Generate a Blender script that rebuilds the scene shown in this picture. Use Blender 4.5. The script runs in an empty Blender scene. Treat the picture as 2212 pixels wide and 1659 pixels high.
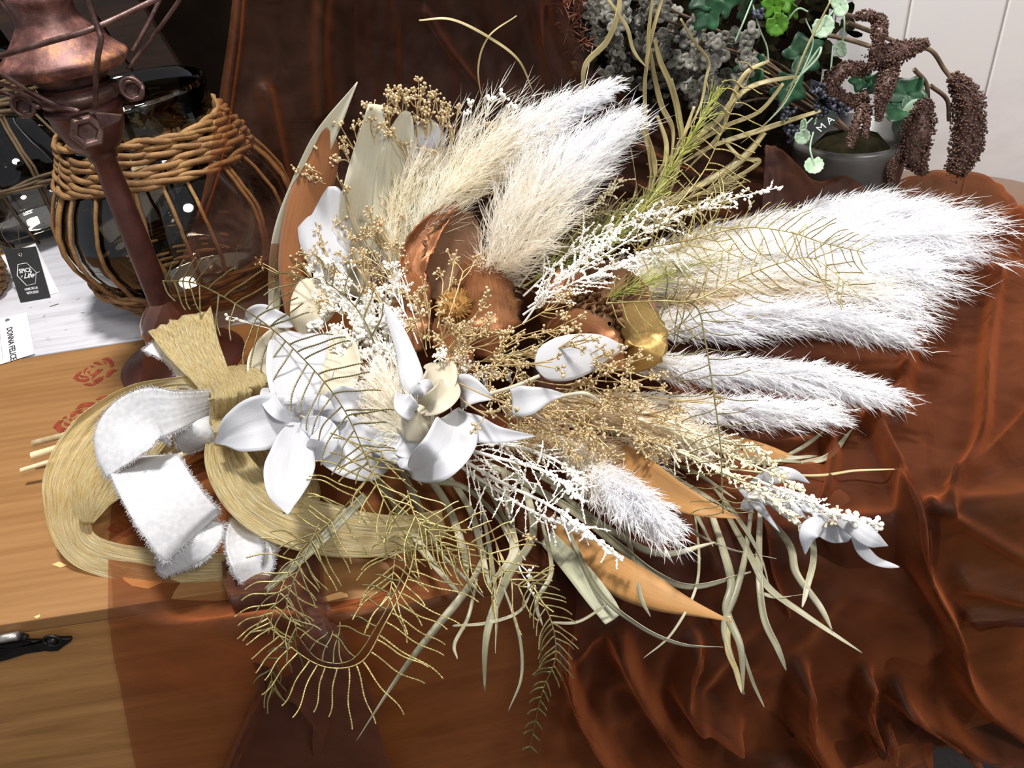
import bpy, math
import numpy as np
from mathutils import Vector
rng = np.random.default_rng(11)
FPX = 1660.0
PIT = math.radians(37); ROL = math.radians(8.76)
ZT = 0.45                       # height of the chest top
CAM = np.array([0.0, 0.0, 0.90])
FW = np.array([0, math.cos(PIT), -math.sin(PIT)]); R0 = np.array([1.0, 0, 0]); U0 = np.array([0, math.sin(PIT), math.cos(PIT)])
CX = math.cos(ROL)*R0 - math.sin(ROL)*U0; CY = math.sin(ROL)*R0 + math.cos(ROL)*U0
YF, YB = 0.394, 0.792           # front and back edge of the chest
XS = -.185; FB = .105; FA = .394-FB*.27   # right of x = XS the front stands forward: y = FA + FB x
def yfront(x): return YF if x < XS else FA+FB*x
COL = bpy.context.scene.collection

def ray(x, y): return FW*FPX + CX*(x-1106.0) + CY*(829.5-y)
def PZ(x, y, h=0.0):            # photo point at height h over the chest top
    d = ray(x, y); return CAM + d*((ZT+h-CAM[2])/d[2])
def PY(x, y, Y):                # photo point on the upright plane y = Y
    d = ray(x, y); return CAM + d*(Y/d[1])
def PS(x, y, h=0.0):            # on the chest: its top, or its front face below the edge, h out of the surface
    a = PZ(x, y, h)
    if a[1] >= yfront(a[0])-h: return a
    d = ray(x, y); q = CAM+d*((YF-h)/d[1])
    if q[0] > XS: q = CAM+d*((FA-h)/(d[1]-FB*d[0]))
    return q
def px2m(p, npx): return npx*np.dot(p-CAM, FW)/FPX

def cr(pts, n):                 # Catmull-Rom through points, n samples
    p = np.asarray(pts, float)
    if len(p) == 1: return np.repeat(p, n, 0)
    if len(p) == 2: t = np.linspace(0, 1, n)[:, None]; return p[0]*(1-t)+p[1]*t
    q = np.vstack([2*p[0]-p[1], p, 2*p[-1]-p[-2]])
    u = np.linspace(0, len(p)-1-1e-9, n); i = u.astype(int); t = (u-i)[:, None]
    a, b, c, d = q[i], q[i+1], q[i+2], q[i+3]
    return 0.5*((2*b)+(-a+c)*t+(2*a-5*b+4*c-d)*t*t+(-a+3*b-3*c+d)*t**3)
def nrm(v): return v/np.maximum(np.linalg.norm(v, axis=-1, keepdims=True), 1e-12)

class MB:
    def __init__(s): s.v = []; s.q = []; s.t = []; s.u = []; s.n = 0; s.qm = []; s.tm = []; s.m = 0
    def add(s, v, quads=None, tris=None, uv=None):
        v = np.asarray(v, float).reshape(-1, 3)
        s.v.append(v)
        s.u.append(np.zeros((len(v), 2)) if uv is None else np.asarray(uv, float).reshape(-1, 2))
        if quads is not None and len(quads):
            q = np.asarray(quads).reshape(-1, 4)+s.n; s.q.append(q); s.qm.append(np.full(len(q), s.m))
        if tris is not None and len(tris):
            t = np.asarray(tris).reshape(-1, 3)+s.n; s.t.append(t); s.tm.append(np.full(len(t), s.m))
        s.n += len(v)
    def grid(s, P, uv=None, closed=False):      # P [a,b,3]
        a, b = P.shape[:2]
        i = np.arange(a-1)[:, None]; j = np.arange(b if closed else b-1)[None]
        j2 = (j+1) % b
        q = np.stack([i*b+j, i*b+j2, (i+1)*b+j2, (i+1)*b+j], -1)
        if uv is None:
            uv = np.stack(np.meshgrid(np.linspace(0, 1, a), np.linspace(0, 1, b), indexing='ij'), -1)
        s.add(P, q, uv=uv)
    def tubes(s, P, R, k=5, cap=True):          # P [M,N,3], R [M,N]
        P = np.asarray(P, float)
        if P.ndim == 2: P = P[None]
        M, N = P.shape[:2]
        R = np.broadcast_to(np.asarray(R, float), (M, N))
        T = nrm(np.gradient(P, axis=1))
        mt = nrm(T.mean(1)); ref = np.where(np.abs(mt[:, 2:3]) > .8, [[1., 0.3, 0]], [[0.1, 0.2, 1.]])
        ref = np.repeat(ref[:, None], N, 1)
        A = nrm(np.cross(T, ref)); B = np.cross(T, A)
        th = np.arange(k)*2*math.pi/k
        V = P[:, :, None]+R[:, :, None, None]*(A[:, :, None]*np.cos(th)[:, None]+B[:, :, None]*np.sin(th)[:, None])
        m = np.arange(M)[:, None, None]*N*k; i = np.arange(N-1)[None, :, None]*k; j = np.arange(k)[None, None]
        j2 = (j+1) % k
        q = np.stack(np.broadcast_arrays(m+i+j, m+i+j2, m+i+k+j2, m+i+k+j), -1)
        uu = np.broadcast_to(np.linspace(0, 1, N)[None, :, None], (M, N, k))
        s.add(V, q, uv=np.stack([uu, np.broadcast_to(th/6.283, (M, N, k))], -1))
        if cap:
            n0 = s.n-M*N*k
            if k == 4 or k == 3:
                pass
            else:
                c = np.vstack([P[:, 0], P[:, -1]]); s.add(c)
                tr = []
                for e in (0, 1):
                    cc = np.arange(M)[:, None]+e*M+M*N*k; b0 = np.arange(M)[:, None]*N*k+(N-1)*k*e
                    jj = np.arange(k)[None]
                    tr.append(np.stack(np.broadcast_arrays(cc, b0+jj, b0+(jj+1) % k), -1).reshape(-1, 3))
                s.t.append(np.vstack(tr)+n0); s.tm.append(np.full(2*M*k, s.m))
    def strips(s, P, Wd, side):                 # flat strands P [M,N,3], widths [M,N], side [M,3] or [M,N,3]
        P = np.asarray(P, float); M, N = P.shape[:2]
        side = np.asarray(side)
        if side.ndim == 2: side = np.repeat(side[:, None], N, 1)
        o = side*np.asarray(Wd)[..., None]*.5
        V = np.stack([P-o, P+o], 2)
        m = np.arange(M)[:, None]*N*2; i = np.arange(N-1)[None]*2
        q = np.stack([m+i, m+i+1, m+i+3, m+i+2], -1)
        uu = np.broadcast_to(np.linspace(0, 1, N)[None, :, None], (M, N, 2))
        s.add(V, q, uv=np.stack([uu, np.zeros_like(uu)], -1))
    def blobs(s, C, R, lvl=0, squash=None, axis=None):
        C = np.asarray(C, float).reshape(-1, 3); R = np.broadcast_to(np.asarray(R, float), (len(C),))
        v, f = BALL[lvl]
        a = rng.uniform(0, 6.28, len(C)); c, sn = np.cos(a), np.sin(a)
        V = np.repeat(v[None], len(C), 0).copy()
        x = V[..., 0]*c[:, None]-V[..., 1]*sn[:, None]; y = V[..., 0]*sn[:, None]+V[..., 1]*c[:, None]
        V[..., 0] = x; V[..., 1] = y
        V = C[:, None]+V*R[:, None, None]
        n = len(v)
        s.add(V, tris=(np.arange(len(C))[:, None, None]*n+f[None]))
    def box(s, lo, hi):
        x0, y0, z0 = lo; x1, y1, z1 = hi
        v = [(x0, y0, z0), (x1, y0, z0), (x1, y1, z0), (x0, y1, z0), (x0, y0, z1), (x1, y0, z1), (x1, y1, z1), (x0, y1, z1)]
        s.add(v, [(0, 3, 2, 1), (4, 5, 6, 7), (0, 1, 5, 4), (1, 2, 6, 5), (2, 3, 7, 6), (3, 0, 4, 7)])
    def lathe(s, A, B, prof, k=40):             # prof: (t along A->B, radius)
        ax = nrm(B-A); ref = np.array([1., 0, 0]); u = nrm(np.cross(ax, ref)); w = np.cross(ax, u)
        th = np.arange(k)*2*math.pi/k; ring = u*np.cos(th)[:, None]+w*np.sin(th)[:, None]
        P = np.array([A+(B-A)*t+ring*r for t, r in prof])
        s.grid(P, closed=True)
    def build(s, name, mats, parent=None, smooth=True, org=None, solid=0, bevel=0, label=None, kind=None):
        if not isinstance(mats, (list, tuple)): mats = [mats]
        V = np.vstack(s.v); U = np.vstack(s.u)
        if org is None:
            org = np.array([(V[:, 0].min()+V[:, 0].max())/2, (V[:, 1].min()+V[:, 1].max())/2, V[:, 2].min()])
        q = np.vstack(s.q) if s.q else np.zeros((0, 4), int); t = np.vstack(s.t) if s.t else np.zeros((0, 3), int)
        me = bpy.data.meshes.new(name)
        me.vertices.add(len(V)); me.vertices.foreach_set('co', (V-org).astype(np.float32).ravel())
        nl = q.size+t.size; me.loops.add(nl); me.loops.foreach_set('vertex_index', np.concatenate([q.ravel(), t.ravel()]).astype(np.int32))
        npol = len(q)+len(t); me.polygons.add(npol)
        st = np.concatenate([np.arange(len(q))*4, q.size+np.arange(len(t))*3]).astype(np.int32)
        me.polygons.foreach_set('loop_start', st)
        me.polygons.foreach_set('material_index', np.concatenate(s.qm+s.tm).astype(np.int32))
        me.polygons.foreach_set('use_smooth', np.full(npol, smooth))
        at = me.attributes.new('st', 'FLOAT2', 'POINT'); at.data.foreach_set('vector', U.astype(np.float32).ravel())
        for m in mats: me.materials.append(m)
        me.update(calc_edges=True); me.validate()
        o = bpy.data.objects.new(name, me); COL.objects.link(o)
        o['w'] = 0; del o['w']
        WO[o.name] = org
        if parent is not None:
            o.parent = parent; o.location = Vector(org-WO[parent.name])
        else: o.location = Vector(org)
        if solid:
            md = o.modifiers.new('solid', 'SOLIDIFY'); md.thickness = solid; md.offset = 0
        if bevel:
            md = o.modifiers.new('bevel', 'BEVEL'); md.width = bevel; md.segments = 3; md.limit_method = 'ANGLE'
        if label: o['label'] = label
        if kind: o['kind'] = kind
        return o
WO = {}
def thing(name, label, cat, loc, group=None):
    o = bpy.data.objects.new(name, None); COL.objects.link(o); o.empty_display_size = .02
    o.location = Vector(loc); WO[o.name] = np.array(loc, float)
    return tag(o, label, cat, group)
def tag(o, label, cat, group=None):
    o['label'] = label; o['category'] = cat
    if group: o['group'] = group
    return o
def struct(o): o['kind'] = 'structure'; return o

def ico():
    p = (1+5**.5)/2
    v = nrm(np.array([(-1, p, 0), (1, p, 0), (-1, -p, 0), (1, -p, 0), (0, -1, p), (0, 1, p), (0, -1, -p), (0, 1, -p), (p, 0, -1), (p, 0, 1), (-p, 0, -1), (-p, 0, 1)], float))
    f = np.array([(0, 11, 5), (0, 5, 1), (0, 1, 7), (0, 7, 10), (0, 10, 11), (1, 5, 9), (5, 11, 4), (11, 10, 2), (10, 7, 6), (7, 1, 8), (3, 9, 4), (3, 4, 2), (3, 2, 6), (3, 6, 8), (3, 8, 9), (4, 9, 5), (2, 4, 11), (6, 2, 10), (8, 6, 7), (9, 8, 1)])
    return v, f
def sub(v, f):
    v = list(map(tuple, v)); d = {}; o = []
    def mid(a, b):
        k = (min(a, b), max(a, b))
        if k not in d:
            m = nrm((np.array(v[a])+np.array(v[b]))/2); d[k] = len(v); v.append(tuple(m))
        return d[k]
    for a, b, c in f:
        x, y, z = mid(a, b), mid(b, c), mid(c, a); o += [(a, x, z), (b, y, x), (c, z, y), (x, y, z)]
    return np.array(v), np.array(o)
_i = ico(); BALL = [_i, sub(*_i)]
_o = (np.array([(1, 0, 0), (-1, 0, 0), (0, 1, 0), (0, -1, 0), (0, 0, 1), (0, 0, -1)], float), np.array([(0, 2, 4), (2, 1, 4), (1, 3, 4), (3, 0, 4), (2, 0, 5), (1, 2, 5), (3, 1, 5), (0, 3, 5)]))
BALL.append(_o)

# ------------------------------------------------------------------ materials
def srgb(r, g, b):
    return tuple(((c/255)/12.92 if c <= 10 else ((c/255+.055)/1.055)**2.4) for c in (r, g, b))+(1,)
class NT:
    def __init__(s, name):
        s.m = bpy.data.materials.new(name); s.m.use_nodes = True; s.t = s.m.node_tree; s.N = s.t.nodes; s.L = s.t.links
        s.N.clear(); s.out = s.N.new('ShaderNodeOutputMaterial')
    def n(s, typ, ins=None, **kw):
        o = s.N.new('ShaderNode'+typ)
        for k, v in kw.items(): setattr(o, k, v)
        for k, v in (ins or {}).items(): s.set(o.inputs[k], v)
        return o
    def set(s, sock, v):
        if isinstance(v, bpy.types.NodeSocket): s.L.new(v, sock)
        else: sock.default_value = v
    def co(s, scale=(1, 1, 1), src='Object', rot=(0, 0, 0)):
        if src == 'st': v = s.n('Attribute', attribute_name='st').outputs['Vector']
        else: v = s.n('TexCoord').outputs[src]
        mp = s.n('Mapping', {'Vector': v, 'Scale': scale, 'Rotation': rot}); return mp.outputs[0]
    def noise(s, scale, vec=None, detail=4, rough=.55, dist=0):
        o = s.n('TexNoise', {'Scale': scale, 'Detail': detail, 'Roughness': rough, 'Distortion': dist})
        if vec is not None: s.L.new(vec, o.inputs['Vector'])
        return o.outputs['Fac']
    def ramp(s, fac, stops, interp='LINEAR'):
        o = s.n('ValToRGB', {'Fac': fac}); e = o.color_ramp.elements; o.color_ramp.interpolation = interp
        while len(e) < len(stops): e.new(.5)
        for x, (p, c) in zip(e, stops): x.position = p; x.color = c if len(c) == 4 else tuple(c)+(1,)
        return o.outputs['Color']
    def mix(s, f, a, b, typ='MIX'):
        o = s.n('Mix', data_type='RGBA', blend_type=typ); s.set(o.inputs[0], f); s.set(o.inputs[6], a); s.set(o.inputs[7], b); return o.outputs[2]
    def math(s, op, a, b=0.0, c=None):
        o = s.n('Math', operation=op); s.set(o.inputs[0], a); s.set(o.inputs[1], b)
        if c is not None: s.set(o.inputs[2], c)
        return o.outputs[0]
    def bump(s, h, st=.3, d=.001): return s.n('Bump', {'Height': h, 'Strength': st, 'Distance': d}).outputs[0]
    def bsdf(s, **kw):
        o = s.n('BsdfPrincipled')
        for k, v in kw.items(): s.set(o.inputs[k.replace('_', ' ')], v)
        return o.outputs[0]
    def done(s, sh): s.L.new(sh, s.out.inputs[0]); return s.m
def simple(name, a, b=None, rough=.6, metal=0, scale=30, bump=0, bscale=200, trans=0, sheen=0, coat=0, stretch=None):
    """two-tone noise material; trans adds light shining through thin leaves"""
    t = NT(name); b = b or a
    vec = t.co(stretch, 'st') if stretch else t.co()
    f = t.noise(scale, vec)
    c = t.ramp(f, [(.35, a), (.65, b)])
    kw = dict(Base_Color=c, Roughness=rough, Metallic=metal)
    if sheen: kw['Sheen_Weight'] = sheen
    if coat: kw['Coat_Weight'] = coat
    if bump: kw['Normal'] = t.bump(t.noise(bscale, vec), bump)
    sh = t.bsdf(**kw)
    if trans:
        tr = t.n('BsdfTranslucent', {'Color': c}).outputs[0]
        sh = t.n('MixShader', {0: trans, 1: sh, 2: tr}).outputs[0]
    return t.done(sh)
M = {}
def wood_mat(name, c1, c2, c3, sx=1.0):
    t = NT(name)
    v = t.co((1.2*sx, 14*sx, 14*sx)); n1 = t.noise(2.2, v, 6, .6, 1.2)
    w = t.n('TexWave', {'Vector': t.co((.6, 9, 9)), 'Scale': 3.2, 'Distortion': 7.0, 'Detail': 3.0, 'Detail Scale': 1.2}, bands_direction='Y').outputs['Fac']
    f = t.math('ADD', t.math('MULTIPLY', n1, .75), t.math('MULTIPLY', w, .10))
    c = t.ramp(f, [(.28, c3), (.5, c2), (.72, c1)])
    fine = t.noise(6, t.co((6, 160, 160)), 3)
    c = t.mix(.28, c, t.ramp(fine, [(.35, (.7, .66, .6, 1)), (.65, (1, 1, 1, 1))]), 'MULTIPLY')
    b = t.bump(fine, .15, .0006)
    return t.done(t.bsdf(Base_Color=c, Roughness=.5, Normal=b))
M['wood'] = wood_mat('pine_wood', srgb(162, 122, 78), srgb(153, 112, 68), srgb(139, 98, 56))
M['wood_front'] = wood_mat('pine_front', srgb(204, 154, 98), srgb(184, 134, 80), srgb(148, 104, 58))
M['dark_wood'] = wood_mat('dark_wood', srgb(74, 50, 34), srgb(48, 30, 20), srgb(26, 16, 10))
M['worn'] = simple('worn_wood', srgb(235, 190, 130), srgb(225, 170, 110), .6)
M['stencil'] = simple('stencil_red', srgb(112, 36, 18), srgb(150, 66, 38), .6, scale=90)
def white_wood():
    t = NT('white_paint')
    n = t.noise(3, t.co((2, 22, 22)), 5, .65)
    c = t.ramp(n, [(.3, srgb(180, 178, 184)), (.55, srgb(206, 206, 213))])
    sp = t.noise(60, t.co((1, 1, 1)), 2, .5)
    c = t.mix(t.ramp(sp, [(.70, (0, 0, 0)), (.76, (.5, .5, .5))]), c, srgb(150, 150, 160))
    return t.done(t.bsdf(Base_Color=c, Roughness=.55, Normal=t.bump(n, .25)))
M['white_wood'] = white_wood()
def wall_mat():
    t = NT('white_wall')
    n = t.noise(5, t.co((1, 1, 2)), 6, .6)
    c = t.ramp(n, [(.3, srgb(212, 208, 208)), (.5, srgb(228, 225, 226)), (.75, srgb(234, 228, 220))])
    return t.done(t.bsdf(Base_Color=c, Roughness=.5, Normal=t.bump(n, .2, .002)))
M['wall'] = wall_mat()
def matte(name, a, b, sc):
    t = NT(name); return t.done(t.n('BsdfDiffuse', {'Color': t.ramp(t.noise(sc, t.co()), [(.35, a), (.65, b)])}).outputs[0])
M['dark'] = matte('dark_wall', (.006, .004, .003, 1), (.014, .009, .006, 1), 5)
M['floor'] = simple('dark_floor', (.012, .012, .013, 1), (.02, .02, .022, 1), .6, scale=200)
def rust():
    t = NT('rusted_copper')
    n = t.noise(34, t.co(), 9, .72, .2)
    c = t.ramp(n, [(.32, srgb(48, 28, 24)), (.47, srgb(94, 58, 52)), (.56, srgb(120, 82, 76)), (.64, srgb(168, 112, 74)), (.72, srgb(176, 158, 152))])
    n2 = t.noise(120, t.co(), 4)
    return t.done(t.bsdf(Base_Color=c, Metallic=.3, Roughness=t.math('MULTIPLY_ADD', n, .5, .25), Normal=t.bump(n2, .5, .001)))
M['rust'] = rust()
M['iron'] = simple('rusty_iron', srgb(70, 44, 40), srgb(112, 88, 82), .42, .5, scale=60, bump=.5, bscale=200)
M['pole'] = simple('brown_lacquer', srgb(66, 34, 30), srgb(86, 48, 42), .45, .1, scale=40, bump=.3, bscale=260)
M['ceramic'] = simple('brown_glazed_base', srgb(100, 62, 50), srgb(136, 90, 74), .16, .0, scale=30, coat=.6)
M['cane'] = simple('cane', srgb(152, 114, 68), srgb(114, 80, 44), .7, scale=60, bump=.6, bscale=400)
M['cane_dark'] = simple('old_cane', srgb(96, 76, 48), srgb(72, 54, 32), .7, scale=60, bump=.6, bscale=400)
def glass():
    t = NT('smoky_glass')
    g = t.n('BsdfGlossy', {'Color': (.9, .9, .9, 1), 'Roughness': .03}).outputs[0]
    tr = t.n('BsdfTransparent', {'Color': (.34, .32, .27, 1)}).outputs[0]
    fr = t.n('Fresnel', {'IOR': 1.5, 'Normal': t.bump(t.noise(14, t.co(), 2), .3, .004)}).outputs[0]
    return t.done(t.n('MixShader', {0: t.math('MULTIPLY', fr, 1.3), 1: tr, 2: g}).outputs[0])
M['glass'] = glass()
M['tag_black'] = simple('black_card', (.012, .012, .012, 1), (.016, .016, .016, 1), .6)
M['tag_white'] = simple('white_card', (.85, .85, .86, 1), (.88, .88, .9, 1), .6)
M['ink_grey'] = simple('grey_ink', srgb(44, 44, 52), None, .7)
M['ink_pale'] = simple('pale_ink', srgb(110, 110, 122), None, .7)
M['metal'] = simple('eyelet_metal', (.7, .7, .7, 1), None, .3, 1)
M['black_iron'] = simple('black_iron', (.015, .014, .013, 1), (.03, .027, .024, 1), .4, .6, scale=60, bump=.4)
M['iron_pin'] = simple('worn_iron_pin', (.2, .19, .18, 1), (.4, .38, .36, 1), .35, .8, scale=90, bump=.4)

def organza(name, tint, body, edge, op0, op1):
    t = NT(name)
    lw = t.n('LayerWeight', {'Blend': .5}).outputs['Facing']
    n = t.noise(9, t.co(), 4, .6, .8)
    weave = t.n('TexWave', {'Vector': t.co((1, 1, 1), 'st'), 'Scale': 260.0, 'Distortion': 1.0, 'Detail': 1.0}, bands_direction='X').outputs['Fac']
    fc = t.math('POWER', lw, 2.4)
    op = t.math('MULTIPLY_ADD', fc, op1-op0, op0)
    n2 = t.noise(22, t.co(), 5, .65, 1.5)
    op = t.math('ADD', op, t.math('MULTIPLY_ADD', n, .5, -.25))  # cloudy noise paints a reflected haze into the cloth's opacity
    op = t.math('ADD', op, t.math('MULTIPLY_ADD', n2, .4, -.2))
    op = t.math('ADD', op, t.math('MULTIPLY_ADD', weave, .06, -.03))
    op.node.use_clamp = True
    col = t.mix(lw, body, edge)  # brighter rust at grazing angles: sheen of lit folds put into the colour
    d = t.n('BsdfDiffuse', {'Color': col}).outputs[0]
    tl = t.n('BsdfTranslucent', {'Color': col}).outputs[0]
    g = t.n('BsdfGlossy', {'Color': (.52, .40, .38, 1), 'Roughness': .55}).outputs[0]
    s1 = t.n('MixShader', {0: .4, 1: d, 2: tl}).outputs[0]
    s2 = t.n('MixShader', {0: .08, 1: s1, 2: g}).outputs[0]
    tr = t.n('BsdfTransparent', {'Color': tint}).outputs[0]
    return t.done(t.n('MixShader', {0: op, 1: tr, 2: s2}).outputs[0])
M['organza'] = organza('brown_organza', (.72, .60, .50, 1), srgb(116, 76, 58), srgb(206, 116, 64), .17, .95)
M['organza_c'] = organza('brown_organza_dense', (.42, .35, .30, 1), srgb(82, 54, 44), srgb(206, 112, 60), .2, .95)
M['organza_b'] = organza('brown_organza_dull', (.60, .50, .44, 1), srgb(104, 74, 66), srgb(160, 100, 70), .28, .85)

def petal(name, a, b, tr=.3):
    t = NT(name)
    v = t.co((1.2, 26, 1), 'st')
    n = t.noise(3.0, v, 3)
    c = t.ramp(n, [(.3, a), (.6, b)])
    p = t.bsdf(Base_Color=c, Roughness=.5, Sheen_Weight=.15, Normal=t.bump(n, .25, .0008))
    tl = t.n('BsdfTranslucent', {'Color': c}).outputs[0]
    return t.done(t.n('MixShader', {0: tr, 1: p, 2: tl}).outputs[0])
M['petal'] = petal('white_petal', srgb(206, 207, 212), srgb(219, 220, 225))
M['petal_cream'] = petal('cream_petal', srgb(208, 198, 170), srgb(222, 215, 196))
M['leaf_bleached'] = petal('bleached_leaf', srgb(198, 192, 164), srgb(222, 218, 198), .25)
M['leaf_grey'] = petal('grey_green_leaf', srgb(124, 124, 96), srgb(178, 178, 152), .12)
M['leaf_rust'] = petal('rust_leaf', srgb(132, 82, 44), srgb(160, 104, 60), .15)
M['leaf_orange'] = petal('ochre_leaf', srgb(160, 112, 58), srgb(186, 138, 80), .15)
def grassy(name, a, b, c3):
    t = NT(name)
    n = t.noise(4, t.co((.8, 9, 1), 'st'), 5, .8); n2 = t.noise(14, t.co(), 2)
    c = t.ramp(t.math('MULTIPLY_ADD', n, .6, t.math('MULTIPLY', n2, .4)), [(.42, a), (.5, b), (.57, c3)])
    return t.done(t.bsdf(Base_Color=c, Roughness=.42, Sheen_Weight=.1))
M['grass_grey'] = grassy('grey_green_grass', srgb(92, 90, 68), srgb(138, 134, 108), srgb(184, 178, 154))
M['grass_gold'] = grassy('pale_gold_grass', srgb(104, 94, 56), srgb(166, 150, 100), srgb(220, 206, 160))
M['grass_green'] = grassy('yellow_green_grass', srgb(130, 134, 50), srgb(176, 178, 92), srgb(212, 212, 150))
def hair(name, a, b):
    t = NT(name); c = t.ramp(t.noise(14, t.co()), [(.35, a), (.65, b)])
    d = t.n('BsdfDiffuse', {'Color': c}).outputs[0]; l = t.n('BsdfTranslucent', {'Color': c}).outputs[0]
    return t.done(t.n('MixShader', {0: .5, 1: d, 2: l}).outputs[0])
M['pampas'] = hair('white_pampas', srgb(249, 249, 252), srgb(254, 254, 255))
M['pampas_cream'] = hair('cream_pampas', srgb(254, 248, 230), srgb(254, 252, 242))
M['pampas_ivory'] = hair('ivory_pampas', srgb(250, 244, 230), srgb(253, 250, 244))
M['pampas_beige'] = hair('beige_pampas', srgb(240, 224, 196), srgb(248, 240, 222))
M['gold_bead'] = simple('gold_bead', srgb(198, 172, 130), srgb(228, 208, 170), .28, .45, scale=150)
M['gold_stem'] = simple('gold_stem', srgb(186, 158, 108), srgb(212, 188, 140), .4, .2, scale=150)
M['white_bead'] = simple('white_bead', srgb(244, 240, 228), srgb(250, 248, 242), .6, scale=150)
M['cream_bud'] = simple('cream_bud', srgb(226, 214, 176), srgb(244, 236, 212), .7, scale=80)
M['fern'] = simple('olive_gold_fern', srgb(84, 78, 46), srgb(124, 114, 72), .38, .3, scale=420)
M['fern_gold'] = simple('gold_fern', srgb(128, 116, 66), srgb(190, 174, 116), .32, .35, scale=420)
def goldrib():
    t = NT('gold_gauze')
    w = t.noise(2.2, t.co((6, 26, 1), 'st'), 6, .75, .6)
    f = t.noise(10, t.co((22, 40, 1), 'st'), 4, .8)
    c = t.ramp(t.math('MULTIPLY_ADD', w, .6, t.math('MULTIPLY', f, .4)), [(.39, srgb(190, 154, 88)), (.46, srgb(234, 206, 138)), (.53, srgb(252, 238, 190)), (.60, srgb(255, 252, 236))])  # palest stops paint the gauze's sparkle into its colour
    h = t.math('MULTIPLY_ADD', w, .9, t.math('MULTIPLY', f, .7))
    p = t.bsdf(Base_Color=c, Metallic=.12, Roughness=.32, Normal=t.bump(h, .8, .0016))
    tl = t.n('BsdfTranslucent', {'Color': c}).outputs[0]
    s = t.n('MixShader', {0: .2, 1: p, 2: tl}).outputs[0]
    tr = t.n('BsdfTransparent', {'Color': (.98, .9, .7, 1)}).outputs[0]
    op = t.math('MULTIPLY_ADD', t.noise(3, t.co((3, 20, 1), 'st'), 4, .7), 2.8, -.72); op.node.use_clamp = True
    return t.done(t.n('MixShader', {0: op, 1: tr, 2: s}).outputs[0])
M['gold_ribbon'] = goldrib()
def cloth_white():
    t = NT('white_cotton')
    n = t.noise(260, t.co(), 2)
    return t.done(t.bsdf(Base_Color=t.ramp(n, [(.3, (.44, .44, .46)), (.7, (.54, .54, .55))]), Roughness=.9, Sheen_Weight=.3, Normal=t.bump(n, .3, .0006)))
M['cotton'] = cloth_white()
def husk():
    t = NT('copper_husk')
    n = t.noise(4, t.co((1.5, 26, 1), 'st'), 4, .65)
    n2 = t.noise(30, t.co(), 4)
    c = t.ramp(t.math('MULTIPLY_ADD', n, .6, t.math('MULTIPLY', n2, .4)), [(.34, srgb(100, 62, 36)), (.5, srgb(142, 92, 58)), (.66, srgb(176, 124, 88))])
    return t.done(t.bsdf(Base_Color=c, Metallic=.6, Roughness=.27, Normal=t.bump(n, .35, .001)))
M['husk'] = husk()
M['husk_gold'] = simple('gilded_husk', srgb(150, 112, 62), srgb(214, 184, 118), .3, .8, scale=8, bump=.3, bscale=60, stretch=(1.5, 24, 1))
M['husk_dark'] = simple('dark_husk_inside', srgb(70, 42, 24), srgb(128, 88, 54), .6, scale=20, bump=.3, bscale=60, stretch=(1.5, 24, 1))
M['cone'] = simple('seed_cone', srgb(74, 48, 26), srgb(120, 84, 48), .6, scale=120)
M['cone_gold'] = simple('gold_seed_cone', srgb(128, 88, 40), srgb(172, 128, 64), .5, .2, scale=120)
M['stem'] = simple('pale_stem', srgb(206, 184, 138), srgb(226, 210, 176), .6, scale=40)
M['stem_dark'] = simple('cut_stem', srgb(150, 128, 90), srgb(190, 176, 140), .6, scale=40)
M['ivy'] = simple('ivy_green', srgb(12, 44, 24), srgb(40, 86, 54), .45, scale=45, trans=.1)
M['lime'] = simple('lime_leaf', srgb(62, 116, 20), srgb(104, 158, 44), .5, scale=30, trans=.2)
M['mint'] = simple('mint_leaf', srgb(146, 176, 146), srgb(184, 204, 176), .5, scale=50, trans=.15)
M['eucalyptus'] = simple('grey_hydrangea', srgb(84, 82, 74), srgb(132, 130, 120), .55, scale=60, trans=.1)  # grey darkened, the shade on the flower heads put into it
M['amaranth'] = simple('brown_amaranth', srgb(54, 34, 28), srgb(108, 78, 66), .4, .1, scale=300)
M['amaranth_stem'] = simple('amaranth_stem', srgb(84, 66, 50), srgb(120, 98, 76), .6, scale=60)
M['berry'] = simple('slate_berry', srgb(40, 42, 54), srgb(74, 76, 92), .4, scale=100)
M['pot'] = simple('grey_pot', srgb(70, 68, 66), srgb(96, 94, 92), .35, scale=10, bump=.1)
M['plaque'] = simple('dark_plaque', srgb(30, 38, 34), srgb(40, 48, 44), .5)
M['twig'] = simple('rust_twig', srgb(96, 50, 36), srgb(130, 74, 54), .7, scale=60)
M['moss_and_shade'] = matte('moss_and_shaded_leaves', srgb(26, 24, 17), srgb(40, 38, 25), 90)  # moss tone, shared by the back leaves with their shade painted in
def proj(P):
    d = np.asarray(P)-CAM; z = d@FW
    return np.stack([1106+FPX*(d@CX)/z, 829.5-FPX*(d@CY)/z], -1)
# ---------------- setting
b = MB(); b.box((-2.6, -1.2, -.02), (2.6, 2.6, 0)); struct(b.build('floor', M['floor'], smooth=False))
b = MB(); b.box((-2.6, 1.62, 0), (2.6, 1.66, 2.2)); struct(b.build('wall_back', M['dark'], smooth=False))
# white tongue and groove wall on the right, boards with grooves between them
WY = 0.845
b = MB()
xg1 = PY(1958, 60, WY)[0]; xg2 = PY(2142, 150, WY)[0]
xs = [PY(1812, 60, WY)[0], xg1, xg2, xg2+.135, xg2+.27, xg2+.42, xg2+.56, xg2+.7]
for x0, x1 in zip(xs[:-1], xs[1:]):
    b.box((x0+.0012, WY, 0), (x1-.0012, WY+.02, 2.0))
b.box((xs[0], WY+.004, 0), (xs[-1], WY+.03, 2.0))
struct(b.build('wall_right', M['wall'], smooth=False, bevel=.0022))

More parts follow.
